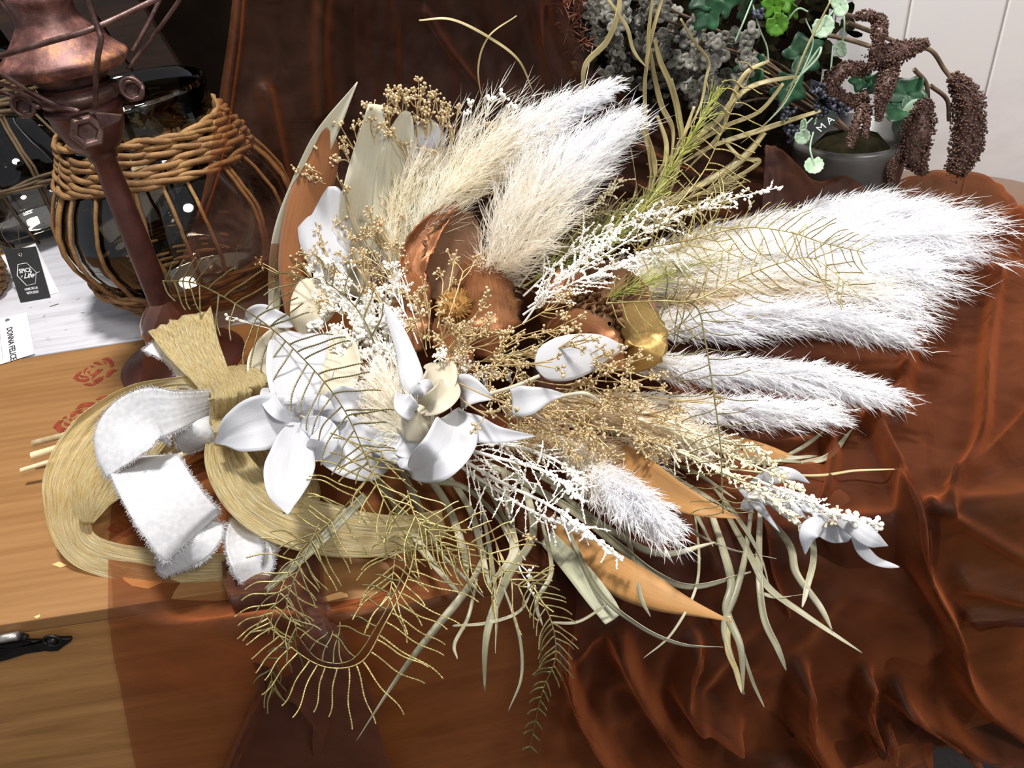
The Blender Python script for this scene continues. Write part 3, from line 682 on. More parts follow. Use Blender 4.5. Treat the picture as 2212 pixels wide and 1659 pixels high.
# a second fold of the cloth over the right half
r2 = [[(764, -60, .78, 0), (860, -60, .80, 0), (980, -60, .8, 0), (1090, -60, .79, 0), (1190, -60, .78, 0)],
      [(766, 150, .77, 0), (880, 150, .79, 0), (1020, 150, .79, 0), (1150, 150, .78, 0), (1280, 155, .77, 0)],
      [(775, 400, .74, 0), (900, 390, .75, 0), (1060, 380, .75, 0), (1240, 370, .75, 0), (1420, 345, .75, 0)],
      [(800, 600, .68, 0), (960, 580, .69, 0), (1250, 540, .70, 0), (1600, 490, .71, 0), (1950, 440, .72, 0)],
      [(840, 850, .012), (1060, 830, .014), (1450, 770, .016), (1820, 700, .02), (2240, 640, .03)],
      [(960, 1020, .01), (1180, 1000, .012), (1520, 930, .014), (1880, 870, .02), (2260, 800, .03)],
      [(1060, 1192, .016), (1260, 1162, .02), (1560, 1116, .022), (1900, 1064, .03), (2280, 1006, .04)],
      [(1130, 1290, .03), (1320, 1250, .035), (1590, 1200, .045), (1920, 1140, .06), (2290, 1090, .07)],
      [(1190, 1400, .04), (1370, 1400, .05), (1620, 1380, .06), (1930, 1350, .075), (2300, 1300, .09)],
      [(1250, 1540, .05), (1430, 1560, .06), (1660, 1560, .07), (1940, 1510, .085), (2300, 1460, .10)],
      [(1330, 1720, .06), (1480, 1730, .065), (1680, 1725, .08), (1960, 1605, .10), (2300, 1590, .105)]]
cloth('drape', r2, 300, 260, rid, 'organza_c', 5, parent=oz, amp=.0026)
# narrow folded bands hanging at the front
r3 = [[(480, 1215, .008), (560, 1190, .01), (640, 1180, .01), (690, 1175, .008)], [(488, 1272, .012), (560, 1262, .014), (640, 1250, .014), (692, 1243, .012)],
      [(500, 1300, .016), (575, 1292, .018), (650, 1285, .018), (698, 1290, .016)], [(545, 1400, .02), (610, 1395, .026), (690, 1390, .026), (738, 1390, .02)],
      [(552, 1500, .022), (640, 1500, .03), (720, 1500, .03), (795, 1500, .022)], [(500, 1620, .03), (620, 1630, .036), (740, 1640, .036), (840, 1650, .03)], [(470, 1700, .03), (620, 1720, .04), (760, 1720, .04), (865, 1720, .03)]]
r3 = [[(x, y, h+.008*(k > 1)) for x, y, h in r] for k, r in enumerate(r3)]
cloth('folded_band', r3, 130, 60, [([(560, 1390), (600, 1440), (540, 1560), (490, 1680)], .016, 14), ([(640, 1480), (700, 1530), (690, 1600)], .01, 14)], 'organza_b', 9, amp=.0009, rip=.0004, parent=oz, label='darker doubled band of the organza')
cloth('folded_band', [[(x+8, y+6, h+.006) for x, y, h in r] for r in r3], 130, 60, [([(580, 1420), (560, 1500), (520, 1600)], .01, 12)], 'organza_b', 12, amp=.0009, rip=.0004, parent=oz, label='darker doubled band of the organza')
r5 = [[(x, y, h) for x, y, h in r] for r in ([(1250, 1060, .012), (1430, 1030, .012), (1640, 980, .014), (1872, 900, .016)], [(1240, 1210, .03), (1420, 1180, .034), (1650, 1140, .04), (1960, 1120, .045)], [(1240, 1350, .05), (1420, 1340, .06), (1680, 1330, .07), (2020, 1310, .08)],
      [(1180, 1520, .06), (1400, 1540, .07), (1700, 1530, .08), (2110, 1500, .085)], [(1150, 1720, .07), (1420, 1720, .08), (1700, 1740, .09), (1985, 1650, .095)])]
cloth('gathered_fold', r5, 160, 140, [(l, a*1.2, w*.9) for l, a, w in rid[4:10]], 'organza', 21, parent=oz, amp=.003)
# puffed folds gathered at the right end, before the pot
def puff(base, top, front, n, seed, mat='organza', amp=.004):
    rows = [base, [(a[0], a[1], a[2]) if len(a) == 3 else a for a in top], front]
    return cloth('gathered_fold', rows, 60, n, [], mat, seed, parent=oz, amp=amp*.35, rip=.0004)
puff([(1640, 470, .745, 0), (1690, 470, .745, 0), (1760, 475, .745, 0), (1830, 480, .745, 0), (1900, 480, .745, 0)],
     [(1652, 318, .73, 0), (1690, 330, .725, 0), (1760, 395, .72, 0), (1830, 385, .715, 0), (1892, 430, .71, 0)],
     [(1640, 560, .66, 0), (1700, 560, .66, 0), (1760, 560, .66, 0), (1850, 560, .66, 0), (1930, 560, .66, 0)], 70, 31, 'organza_b')
puff([(1880, 520, .80, 0), (1960, 520, .80, 0), (2060, 520, .80, 0), (2140, 520, .80, 0), (2200, 540, .80, 0)],
     [(1880, 430, .75, 0), (1970, 385, .745, 0), (2070, 372, .74, 0), (2150, 395, .735, 0), (2200, 450, .73, 0)],
     [(1900, 620, .66, 0), (1980, 640, .65, 0), (2080, 640, .65, 0), (2150, 620, .65, 0), (2190, 560, .66, 0)], 70, 33)
puff([(2110, 560, .74, 0), (2160, 540, .74, 0), (2215, 520, .74, 0), (2280, 520, .74, 0)],
     [(2120, 520, .70, 0), (2175, 470, .69, 0), (2215, 455, .68, 0), (2290, 450, .68, 0)],
     [(2120, 700, .62, 0), (2180, 720, .61, 0), (2230, 720, .60, 0), (2300, 720, .6, 0)], 50, 35)
# ---------------- potted foliage at the back right
pc = PZ(1842, 568, 0); pc = np.array([pc[0], .765, ZT])
pl = thing('potted_arrangement', 'grey pot with ivy, grey hydrangea, dark berries and drooping brown amaranth against the white wall', 'plant', pc)
b = MB(); b.lathe(pc+[0, 0, .012], pc+[0, 0, 1.012], [(0, .001), (0, .042), (.01, .045), (.06, .052), (.105, .058), (.112, .061), (.118, .061), (.118, .055), (.10, .053), (.095, .001)], 56); b.build('pot', M['pot'], pl)
b = MB(); b.blobs([pc+[0, 0, .085]], .05, 1); b.build('moss', M['moss_and_shade'], pl)
def dleaf(b, c, r, N, up, outline, cup=.25, fold=.0, rings=5, k=30):
    N = nrm(N); U = nrm(up-N*(up@N)); S = np.cross(U, N); th = np.arange(k)*2*math.pi/k; q = outline(th); R = np.linspace(.02, 1, rings)
    X = np.outer(R, q*np.sin(th)); Y_ = np.outer(R, q*np.cos(th)); Z = cup*r*(X**2+Y_**2)+fold*r*np.abs(X)+.04*r*np.sin(th*7)*(R**2)[:, None]
    b.grid(c+(X[..., None]*S+Y_[..., None]*U)*r+Z[..., None]*N, closed=True)
ivy_o = lambda t: .62+.30*np.abs(np.cos(t*2.5))**1.5+.06*np.cos(t)-.28*np.exp(-((t-math.pi)/.25)**2)+.03*np.cos(t*20)
round_o = lambda t: .92+.05*np.cos(t*18)-.34*np.exp(-((t-math.pi)/.22)**2)
oval_o = lambda t: .55+.42*np.abs(np.cos(t))**1.6
def LF(name, mat, x, y, Y, rpx, out, ang=0, tilt=.3, cup=.2, fold=0, stem=None, label=None):
    c = PY(x, y, Y); V = nrm(CAM-c); N = nrm(V+rng.normal(size=3)*tilt); up = CY*math.cos(ang)+CX*math.sin(ang)
    b = MB(); dleaf(b, c, px2m(c, rpx), N, up, out, cup, fold); o = b.build(name, M[mat], pl, solid=.0005, label=label)
    if stem:
        q = MB(); q.tubes(cr([c-up*px2m(c, rpx*.3)]+[PY(*s) for s in stem], 12), .0009, 5); q.build('leaf_stalk', M['mint'], o)
for a in [(1530, 25, .74, 46, ivy_o, 2.6, .3), (1560, 0, .75, 44, ivy_o, .4, .4), (1610, 20, .76, 34, ivy_o, -.8, .5), (1515, -10, .75, 40, ivy_o, 1.4, .4), (1660, -12, .74, 40, ivy_o, .9, .4),
          (1940, 235, .76, 56, ivy_o, 2.4, .3), (1895, 180, .77, 34, ivy_o, 1.2, .4), (1960, 205, .765, 46, ivy_o, .8, .3), (1860, 170, .78, 30, ivy_o, 2, .3), (1700, 190, .77, 44, ivy_o, 2, .6), (1730, 120, .79, 50, ivy_o, 1, .5), (1620, 150, .79, 44, ivy_o, 1, .5)]:
    LF('ivy_leaf', 'ivy', *a[:5], ang=a[5], tilt=a[6])
for a in [(1672, 14, .72, 32, ivy_o, .4), (1690, -4, .73, 34, ivy_o, 1.4), (1678, 52, .715, 26, round_o, 2.6), (1712, 20, .74, 24, ivy_o, 2.2)]: LF('lime_leaf', 'lime', *a[:5], ang=a[5], label='bright lime green leaf')
ml = 'pale mint green leaf'
LF('mint_leaf', 'mint', 1779, 58, .715, 25, round_o, 2.9, label=ml, stem=[(1795, 30, .72), (1812, 5, .73)]); LF('mint_leaf', 'mint', 1758, 358, .67, 22, round_o, 3.1, label=ml, stem=[(1750, 320, .68), (1757, 285, .70), (1765, 250, .72)])
LF('mint_leaf', 'mint', 1738, 275, .70, 20, round_o, 1.2, label=ml, stem=[(1755, 255, .71)]); LF('mint_leaf', 'mint', 1733, 295, .695, 18, round_o, 2.6, label=ml); LF('mint_leaf', 'mint', 1818, 105, .73, 18, oval_o, 3.1, label=ml, stem=[(1824, 60, .73), (1822, 20, .74)])
LF('mint_leaf', 'mint', 1815, 12, .72, 26, oval_o, 2.8, label=ml); LF('mint_leaf', 'mint', 1800, -8, .73, 20, oval_o, .4, label=ml); LF('mint_leaf', 'mint', 1968, 255, .75, 44, oval_o, 3.9, label=ml); LF('mint_leaf', 'mint', 1580, 400, .74, 1, oval_o, 0) if False else None
# grey hydrangea heads: florets of four petals
for x, y, Y, R, n in ((1520, 95, .76, 46, 11), (1290, 25, .80, 50, 9), (1380, 25, .79, 60, 13), (1440, 80, .80, 60, 10), (1420, 150, .81, 60, 9), (1530, 165, .78, 60, 10), (1570, 190, .77, 44, 9), (1500, 190, .79, 50, 9), (1340, 120, .82, 60, 8), (1270, 110, .82, 50, 7), (1600, 110, .79, 44, 7), (1420, 10, .78, 40, 7), (1560, 240, .77, 40, 6), (1330, 55, .81, 40, 6)):
    b = MB(); c0 = PY(x, y, Y)
    for k in range(n):
        a = rng.uniform(0, 6.28); q = math.sqrt(rng.random())*R; c = PY(x+q*math.cos(a), y+q*math.sin(a), Y+rng.uniform(-.012, .02)); N = nrm(nrm(CAM-c)+rng.normal(size=3)*.45); U = nrm(np.cross(N, rng.normal(size=3)))
        for j in range(4):
            d = U*math.cos(j*1.571)+np.cross(N, U)*math.sin(j*1.571); r = px2m(c, 12)*rng.uniform(.9, 1.3); dleaf(b, c+d*r*.85, r, N+d*rng.uniform(-.3, .3), d, oval_o if j % 2 else round_o, .15, rings=3, k=12)
    b.build('hydrangea_head', M['eucalyptus'], pl, solid=.0004)
    b = MB(); b.tubes(cr([c0+[0, .01, 0], (c0+pc)/2+[0, .03, .08], pc+[0, 0, .13]], 14), .0015, 5); b.build('twig', M['amaranth_stem'], pl)
# rust coloured twiggy sprigs at the left of it
for x, y in ((1215, 10), (1230, 60), (1262, 90), (1240, -10), (1250, 30)):
    b = MB(); c = PY(x, y, .80); q = [c]; 
    for k in range(26):
        d = nrm(rng.normal(size=3))*px2m(c, 44)*rng.uniform(.5, 1); b.tubes(cr([c, c+d*.5+rng.normal(size=3)*.002, c+d], 6), .0005, 4)
    b.build('rust_sprig', M['twig'], pl)
def tassel(pts, prof, n, br=3.0):
    P = cr([PY(p[0], p[1], p[2]-.04) for p in pts], 40); m = px2m(P[20], 1); T = nrm(np.gradient(P, axis=0)); t = rng.uniform(0, 1, n); i = (t*39).astype(int)
    w = np.interp(t, *zip(*prof))*m; d = nrm(rng.normal(size=(n, 3))); d = nrm(d-T[i]*(d*T[i]).sum(1, keepdims=True)*.8)
    b = MB(); b.blobs(P[i]+d*(w*rng.uniform(.7, 1.08, n))[:, None], br*m*rng.uniform(.5, 1.15, n), 0)
    b.tubes(P, np.interp(np.linspace(0, 1, 40), *zip(*prof))*m*.8, 8); b.build('amaranth_tassel', M['amaranth'], pl)
TS = [([(1898, 40, .76), (1900, 70, .745), (1890, 120, .74)], [(0, 14), (.5, 18), (1, 5)], 420), ([(1850, 35, .76), (1875, 33, .755), (1900, 45, .76)], [(0, 8), (.5, 12), (1, 12)], 200),
      ([(1880, 128, .75), (1935, 115, .745), (2003, 92, .75)], [(0, 26), (.5, 26), (1, 10)], 900), ([(1925, 140, .745), (1915, 175, .735), (1905, 215, .73), (1898, 262, .73)], [(0, 22), (.5, 20), (1, 6)], 700),
      ([(1870, 150, .76), (1820, 152, .755), (1795, 190, .755), (1840, 222, .755), (1875, 205, .75)], [(0, 16), (.5, 18), (1, 14)], 900), ([(1865, 225, .745), (1848, 270, .735), (1834, 318, .73)], [(0, 10), (1, 9)], 300), ([(1872, 230, .745), (1872, 260, .735), (1868, 298, .73)], [(0, 13), (1, 5)], 240),
      ([(1998, 220, .765), (1985, 270, .755), (1975, 330, .75), (1996, 375, .745)], [(0, 14), (.4, 36), (.8, 26), (1, 8)], 1300), ([(2058, 165, .775), (2088, 210, .77), (2092, 270, .765), (2085, 330, .76), (2060, 375, .755)], [(0, 12), (.3, 32), (.7, 34), (1, 22)], 1600),
      ([(1960, 310, .755), (1925, 345, .75), (1925, 400, .745)], [(0, 10), (.5, 15), (1, 8)], 360), ([(2100, 200, .78), (2112, 260, .775), (2108, 320, .77), (2085, 372, .765)], [(0, 6), (.5, 12), (1, 8)], 400)]
for a in TS: tassel(*a)
for q in ([(1830, 48, .75), (1900, 75, .77), (1960, 100, .775), (2010, 108, .775), (2040, 150, .775), (2065, 180, .77)], [(1975, 150, .76), (2000, 180, .765), (2005, 225, .765)], [(1820, 30, .75), (1850, 37, .76)],
          [(2010, 185, .765), (2045, 215, .765), (2050, 260, .765)], [(1760, 70, .77), (1830, 85, .765), (1880, 100, .76)]):
    b = MB(); b.tubes(cr([PY(*p) for p in q], 30), .0022, 7); b.build('amaranth_stem', M['amaranth_stem'], pl)
for x, y, R, n in ((1790, 228, 34, 60), (1815, 238, 24, 40), (1770, 185, 26, 24), (1712, 285, 24, 30), (1698, 245, 26, 24), (1640, 30, 16, 20)):
    b = MB(); c = PY(x, y, .715); m = px2m(c, 1); X = c+nrm(rng.normal(size=(n, 3)))*(rng.uniform(.2, 1, (n, 1)))*R*m; b.blobs(X, 4.4*m, 1); b.tubes(np.stack([np.repeat(c[None]+[0, .02, 0], n, 0), X], 1), .0004, 3)
    b.build('berry_cluster', M['berry'], pl)
# small dark name plate with pale letters
Q = [PY(1746, 282, .70), PY(1800, 238, .70), PY(1812, 258, .698), PY(1768, 296, .698)]
po, pn = quadcard('name_plate', Q, M['plaque'], pl, .0015)
text_on('M A', Q, pn, (.22, .2, .86, .8), M['tag_white'], po)
for q, w_ in (([(1740, 40, .72), (1755, 100, .715), (1700, 215, .71), (1660, 262, .71)], .0007), ([(1625, 0, .73), (1605, 50, .72), (1588, 90, .72)], .0009), ([(1626, 10, .73), (1640, 60, .72), (1656, 100, .72), (1660, 133, .715)], .0008), ([(1690, 60, .73), (1722, 20, .72), (1745, 25, .72)], .0008),
              ([(1800, 95, .73), (1795, 150, .725), (1793, 200, .72)], .0009), ([(1718, 180, .73), (1770, 105, .73), (1762, 130, .72), (1700, 190, .72)], .0012)):
    b = MB(); b.tubes(cr([PY(*p) for p in q], 24), w_, 5); b.build('tendril', M['mint'], pl)
# mass of small leaves behind, their shade put into the near-black colour
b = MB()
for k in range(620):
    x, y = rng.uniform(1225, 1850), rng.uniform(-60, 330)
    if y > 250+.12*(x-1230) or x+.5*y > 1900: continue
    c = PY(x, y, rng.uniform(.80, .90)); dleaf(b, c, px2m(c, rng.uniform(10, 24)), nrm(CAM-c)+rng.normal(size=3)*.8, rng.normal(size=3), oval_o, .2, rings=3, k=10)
b.build('background_foliage', M['moss_and_shade'], pl, kind='stuff')
# ---------------- plant kit
def PB(x, y, h=0.0):           # photo point lying on the bouquet: rests on the chest, leans up at the back, hangs at the front
    a = PZ(x, y, h); Y = a[1]
    if Y > .60 or Y < 0 or CAM[2]-a[2] < 0 or (FW*FPX+CX*(x-1106)+CY*(829.5-y))[2] > -60:
        if Y < 0 or Y > 5: Y = 5
        return PY(x, y, .60+.115*(1-math.exp(-(Y-.60)/.115)))
    if Y < .40: return PY(x, y, .40-(.125+.05*min(max((x-540)/80, 0), 1)+.03*min(max((x-1100)/500, 0), 1))*(1-math.exp(-(.40-Y)/.10)))
    return a
def path(pts, n, jit=0):
    P = cr([PB(*p) for p in pts], n)
    if jit: P = P+rng.normal(size=P.shape)*jit
    return P
def frame(P):
    T = nrm(np.gradient(P, axis=0)); V = nrm(CAM-P); S = nrm(np.cross(T, V)); N = nrm(np.cross(S, T)); return T, S, N
def blade(b, pts, ws, cup=0.0, roll=0.0, n=24, nc=7, wave=0.0, jag=0.0, bend=0.0, vein=True, hmid=None):
    """one leaf, petal or ribbon: midline pts, ws = [(t, width in px)]"""
    P = path(pts, n); T, S, N = frame(P); t = np.linspace(0, 1, n)
    w = np.interp(t, [a for a, _ in ws], [c for _, c in ws]) if len(ws) < 3 else np.maximum(cr([(a, c) for a, c in ws], 80)[:, 1], .5)
    if len(w) != n: 
        q = cr([(a, c) for a, c in ws], 80); w = np.maximum(np.interp(t, q[:, 0], q[:, 1]), .4)
    w = w*np.array([px2m(p, 1) for p in P])*.5
    r = np.interp(t, np.linspace(0, 1, len(roll)), roll) if hasattr(roll, '__len__') else np.full(n, roll)
    S2 = S*np.cos(r)[:, None]+N*np.sin(r)[:, None]; N2 = N*np.cos(r)[:, None]-S*np.sin(r)[:, None]
    s = np.linspace(-1, 1, nc); ph = rng.uniform(0, 6)
    k = w[:, None]*np.ones(nc)
    if jag: k = k*(1+jag*rng.normal(size=(n, nc))*np.abs(s)**3)
    z = cup*w[:, None]*(s**2)[None]+wave*w[:, None]*np.sin(t*14+ph)[:, None]*(s*np.abs(s))[None]+wave*.4*w[:, None]*np.sin(t*23+ph*2)[:, None]*(s**2)[None]
    if vein: z = z-.05*w[:, None]*np.exp(-(s/.12)**2)[None]
    G = P[:, None]+S2[:, None]*(k*s)[..., None]+N2[:, None]*z[..., None]
    b.grid(G); return P, S2, N2, w
LEAF = [(0, 3), (.12, 40), (.45, 100), (.8, 48), (1, 1)]
def lw_(w, prof=LEAF): return [(a, c*w/100) for a, c in prof]
def part_leaf(name, mat, pts, ws, parent=None, solid=.0005, label=None, **kw):
    b = MB(); blade(b, pts, ws, **kw); return b.build(name, M[mat], parent or BQ, solid=solid, label=label)

def plume(pts, hw, mats, nb=210, nh=26, tips=(.42, .62), fine=1.0, ang=(.35, .75), stem=True, cup=1.0, hair=1.0):
    n = 40; P = cr(path(pts, 60)[:53], n); T, S, N = frame(P); tt = np.linspace(0, 1, n)
    m = np.array([px2m(p, 1) for p in P]); W = np.maximum(np.interp(tt, *zip(*[(a, c) for a, c in hw])), 3)*m
    nb = int(nb*1.35); t0 = np.sort(rng.uniform(0, 1, nb)**.92)*.97; idx = t0*(n-1); i0 = idx.astype(int)
    th = rng.uniform(0, 6.283, nb)
    A = P[i0]; Tn, Sn, Nn = T[i0], S[i0], N[i0]; w = W[i0]
    rad = Sn*np.cos(th)[:, None]+Nn*np.sin(th)[:, None]*cup
    a = rng.uniform(*ang, nb); L = w/np.sin(a)*rng.uniform(.65, 1.15, nb)
    s = np.linspace(0, 1, 7)
    # branchlets bend forward towards their ends
    D0 = Tn*np.cos(a)[:, None]+rad*np.sin(a)[:, None]; 
    Bc = A[:, None]+D0[:, None]*(L[:, None]*s)[..., None]+(Tn-rad*.35)[:, None]*(L[:, None]*s**2*.28)[..., None]
    Bc[:, :, 2] -= (L[:, None]*s**2*.10)
    bt = nrm(np.gradient(Bc, axis=1))
    # hairs along every branchlet
    k = rng.uniform(.05, 1, (nb, nh)); ki = k*6; kk = np.minimum(ki.astype(int), 5); fr = (ki-kk)[..., None]
    ar = np.arange(nb)[:, None]; H0 = Bc[ar, kk]*(1-fr)+Bc[ar, kk+1]*fr; hd = bt[ar, kk]
    hd = nrm(hd+rng.normal(size=hd.shape)*.30*fine)
    hl = (L[:, None]*rng.uniform(.22, .5, (nb, nh))*(1.05-.45*k))[..., None]*hair
    u = np.linspace(0, 1, 4)
    bendv = rng.normal(size=hd.shape)*.12+bt[ar, kk]*.15; bendv[..., 2] -= .08
    Hh = H0[:, :, None]+hd[:, :, None]*hl[:, :, None]*u[:, None]+bendv[:, :, None]*hl[:, :, None]*(u**2)[:, None]
    Hh = Hh.reshape(-1, 4, 3); sd = nrm(np.cross(hd.reshape(-1, 3), nrm(rng.normal(size=(nb*nh, 3))+nrm(CAM-P[20])*.8)))
    wid = np.array([1.0, .9, .6, .12])*.00070*fine
    tcol = np.repeat(t0, nh)+rng.normal(size=nb*nh)*.08+.25*(k.ravel()-.5)
    b = MB()
    for mi, (lo, hi) in enumerate(((-9, tips[0]), (tips[0], tips[1]), (tips[1], 9))):
        q = (tcol >= lo) & (tcol < hi); b.m = mi
        if q.any(): b.strips(Hh[q], np.broadcast_to(wid, (q.sum(), 4)), sd[q])
    b.m = 1
    o = b.build('pampas_plume', [M[x] for x in mats], BQ)
    if stem:
        c = MB(); c.tubes(P, np.linspace(.0016, .0004, n), 6); c.build('stem', M['stem'], o)
    return o

def spray(base, cen, r, n, mat='gold_bead', smat='gold_stem', br=3.3, flat=.6, name='gypsophila_spray', sub=8, lab=None):
    c = PB(*cen); p0 = PB(*base); m = px2m(c, 1); V = nrm(CAM-c); ax = nrm(c-p0)
    e1 = nrm(np.cross(V, [0, .3, 1])); e2 = np.cross(V, e1)
    nc = max(2, n//sub); R = r*m
    a = rng.uniform(0, 6.28, nc); q = np.sqrt(rng.uniform(0, 1, nc))*.75
    SC = c+(e1*np.cos(a)[:, None]+e2*np.sin(a)[:, None])*(q*R)[:, None]+V*rng.normal(size=(nc, 1))*R*.3*flat
    st = MB(); hub = c-ax*R*.55; mid = (p0+hub)/2+rng.normal(size=3)*R*.1
    L = np.linalg.norm(hub-p0)
    st.tubes(cr([p0, mid, hub], 10), .0006, 5)
    forks = [cr([p0, mid, hub], 20)[rng.integers(12, 20)] for _ in range(nc)]
    P = np.array([cr([f, (f+s_)/2+rng.normal(size=3)*R*.07, s_], 6) for f, s_ in zip(forks, SC)]); st.tubes(P, .0005, 4)
    B0 = []; B1 = []; Tw = []
    for s_, f in zip(SC, forks):
        k = max(3, int(n/nc+rng.integers(-1, 2))); d = nrm(s_-f)
        g = s_+(nrm(rng.normal(size=(k, 3)))+d*.5)*R*rng.uniform(.12, .36, (k, 1))*(.8 if nc > 3 else 1.2)
        # pairs of buds share a fork
        h = s_+(g.mean(0)-s_)*.2
        for i in range(0, k, 2):
            fk = s_+(g[i]-s_)*.5; Tw.append([s_, fk, g[i]]); B1.append(g[i])
            if i+1 < k: Tw.append([fk, (fk+g[i+1])/2+rng.normal(size=3)*.0004, g[i+1]]); B1.append(g[i+1])
    st.tubes(np.array(Tw), .00038, 4)
    o = st.build(name, M[smat], BQ, label=lab)
    bb = MB(); B1 = np.array(B1); bb.blobs(B1, br*m*rng.uniform(.65, 1.15, len(B1)), 1 if br > 2.5 else 0)
    bb.build('buds', M[mat], o, kind='stuff'); return o

def coral(pts, nb, Lpx, mat='cream_bud', br=3.0, dens=1.0, name='sea_lavender_spray', both=True, lab=None, curl=.75, stemw=.0011, t0=.12, smat=None):
    """stem with curved side twigs, knobbly with buds"""
    n = 40; P = path(pts, n); T, S, N = frame(P)
    st = MB(); st.tubes(P, np.linspace(stemw, stemw*.5, n), 6); C = []; R = []
    tw = []
    for k in range(nb):
        t = t0+(1-t0)*(k+rng.random())/nb; i = min(int(t*(n-1)), n-1); m = px2m(P[i], 1)
        sg = (1 if k % 2 else -1) if both else 1
        L = Lpx*m*(1.15-t*.75)*rng.uniform(.6, 1.15); a = rng.uniform(.5, 1.0)
        d = T[i]*math.cos(a)+(S[i]*sg*rng.uniform(.5, 1)+N[i]*rng.uniform(-.2, .8))*math.sin(a)
        d = nrm(d); u = np.linspace(0, 1, 8)[:, None]; cv = nrm(rng.normal(size=3)+T[i]*.6)
        Q = P[i]+d*L*u+cv*L*curl*u**2*.95; Q[:, 2] -= L*.12*u[:, 0]**2
        tw.append(Q); ns = max(4, int(L/(m*2.3)*dens)); uu = rng.uniform(.2, 1, ns)*7; j = np.minimum(uu.astype(int), 6); f_ = (uu-j)[:, None]
        X = Q[j]*(1-f_)+Q[j+1]*f_; C.append(X+nrm(rng.normal(size=X.shape))*br*m*.55); R.append(.82*br*m*rng.uniform(.5, 1.1, ns))
    u = rng.uniform(.7, 1, int(30*dens))*(n-1); j = np.minimum(u.astype(int), n-2); C.append(P[j]+rng.normal(size=(len(j), 3))*br*.0005); R.append(np.full(len(j), br*.0005))
    st.tubes(np.array(tw), .00042, 4)
    o = st.build(name, M[smat or mat], BQ, label=lab)
    bb = MB(); bb.blobs(np.vstack(C), np.concatenate(R), 0); bb.build('buds', M[mat], o, kind='stuff'); return o

def fern(pts, Ls, n=26, sides=(1, -1), ang=(1.0, .55), rad=2.7, mat='fern', curl=.30, wav=.26, nm='fern_frond', lab=None, up=.15):
    """frond with thread-like beaded leaflets"""
    n = max(8, int(n*.85)); Ls = [v*1.15 for v in Ls]
    q = 60; P = path(pts, q); T, S, N = frame(P); b = MB(); b.tubes(P, px2m(P[0], 1)*np.linspace(1.9, .9, q), 6)
    o = b.build(nm, M[mat], BQ, label=lab)
    X = []; RR = []
    for sg in sides:
        for k in range(n):
            t = (k+.5+.2*rng.normal())/n; t = min(max(t, 0), 1); i = int(t*(q-1)); m = px2m(P[i], 1)
            L = np.interp(t, np.linspace(0, 1, len(Ls)), Ls)*m*rng.uniform(.85, 1.15)
            a = ang[0]*(1-t)+ang[1]*t+rng.normal()*.05
            d = nrm(T[i]*math.cos(a)+(S[i]*sg)*math.sin(a)+N[i]*rng.uniform(-up, up*1.5))
            u = np.linspace(0, 1, 44)[:, None]; pr = nrm(np.cross(d, N[i]))*(-sg)
            Q = P[i]+d*L*u+(T[i]*curl+rng.normal(size=3)*.05)*L*u**2+pr*np.sin(u*6.0+sg*.8+rng.normal()*.5)*L*wav*.25*u
            Q[:, 2] -= L*.12*u[:, 0]**2
            X.append(Q); RR.append(rad*m*(.74+.26*np.cos(np.arange(44)*math.pi))*np.linspace(1, .8, 44))
    b = MB(); b.tubes(np.array(X), np.array(RR), 5); b.build('leaflets', M[mat], o, kind='stuff'); return o
BQ = thing('dried_bouquet', 'large dried flower bouquet with white pampas plumes, white petals, copper husks and gold bow', 'bouquet', PZ(900, 800, .0))
W3 = ('pampas_ivory', 'pampas', 'pampas')
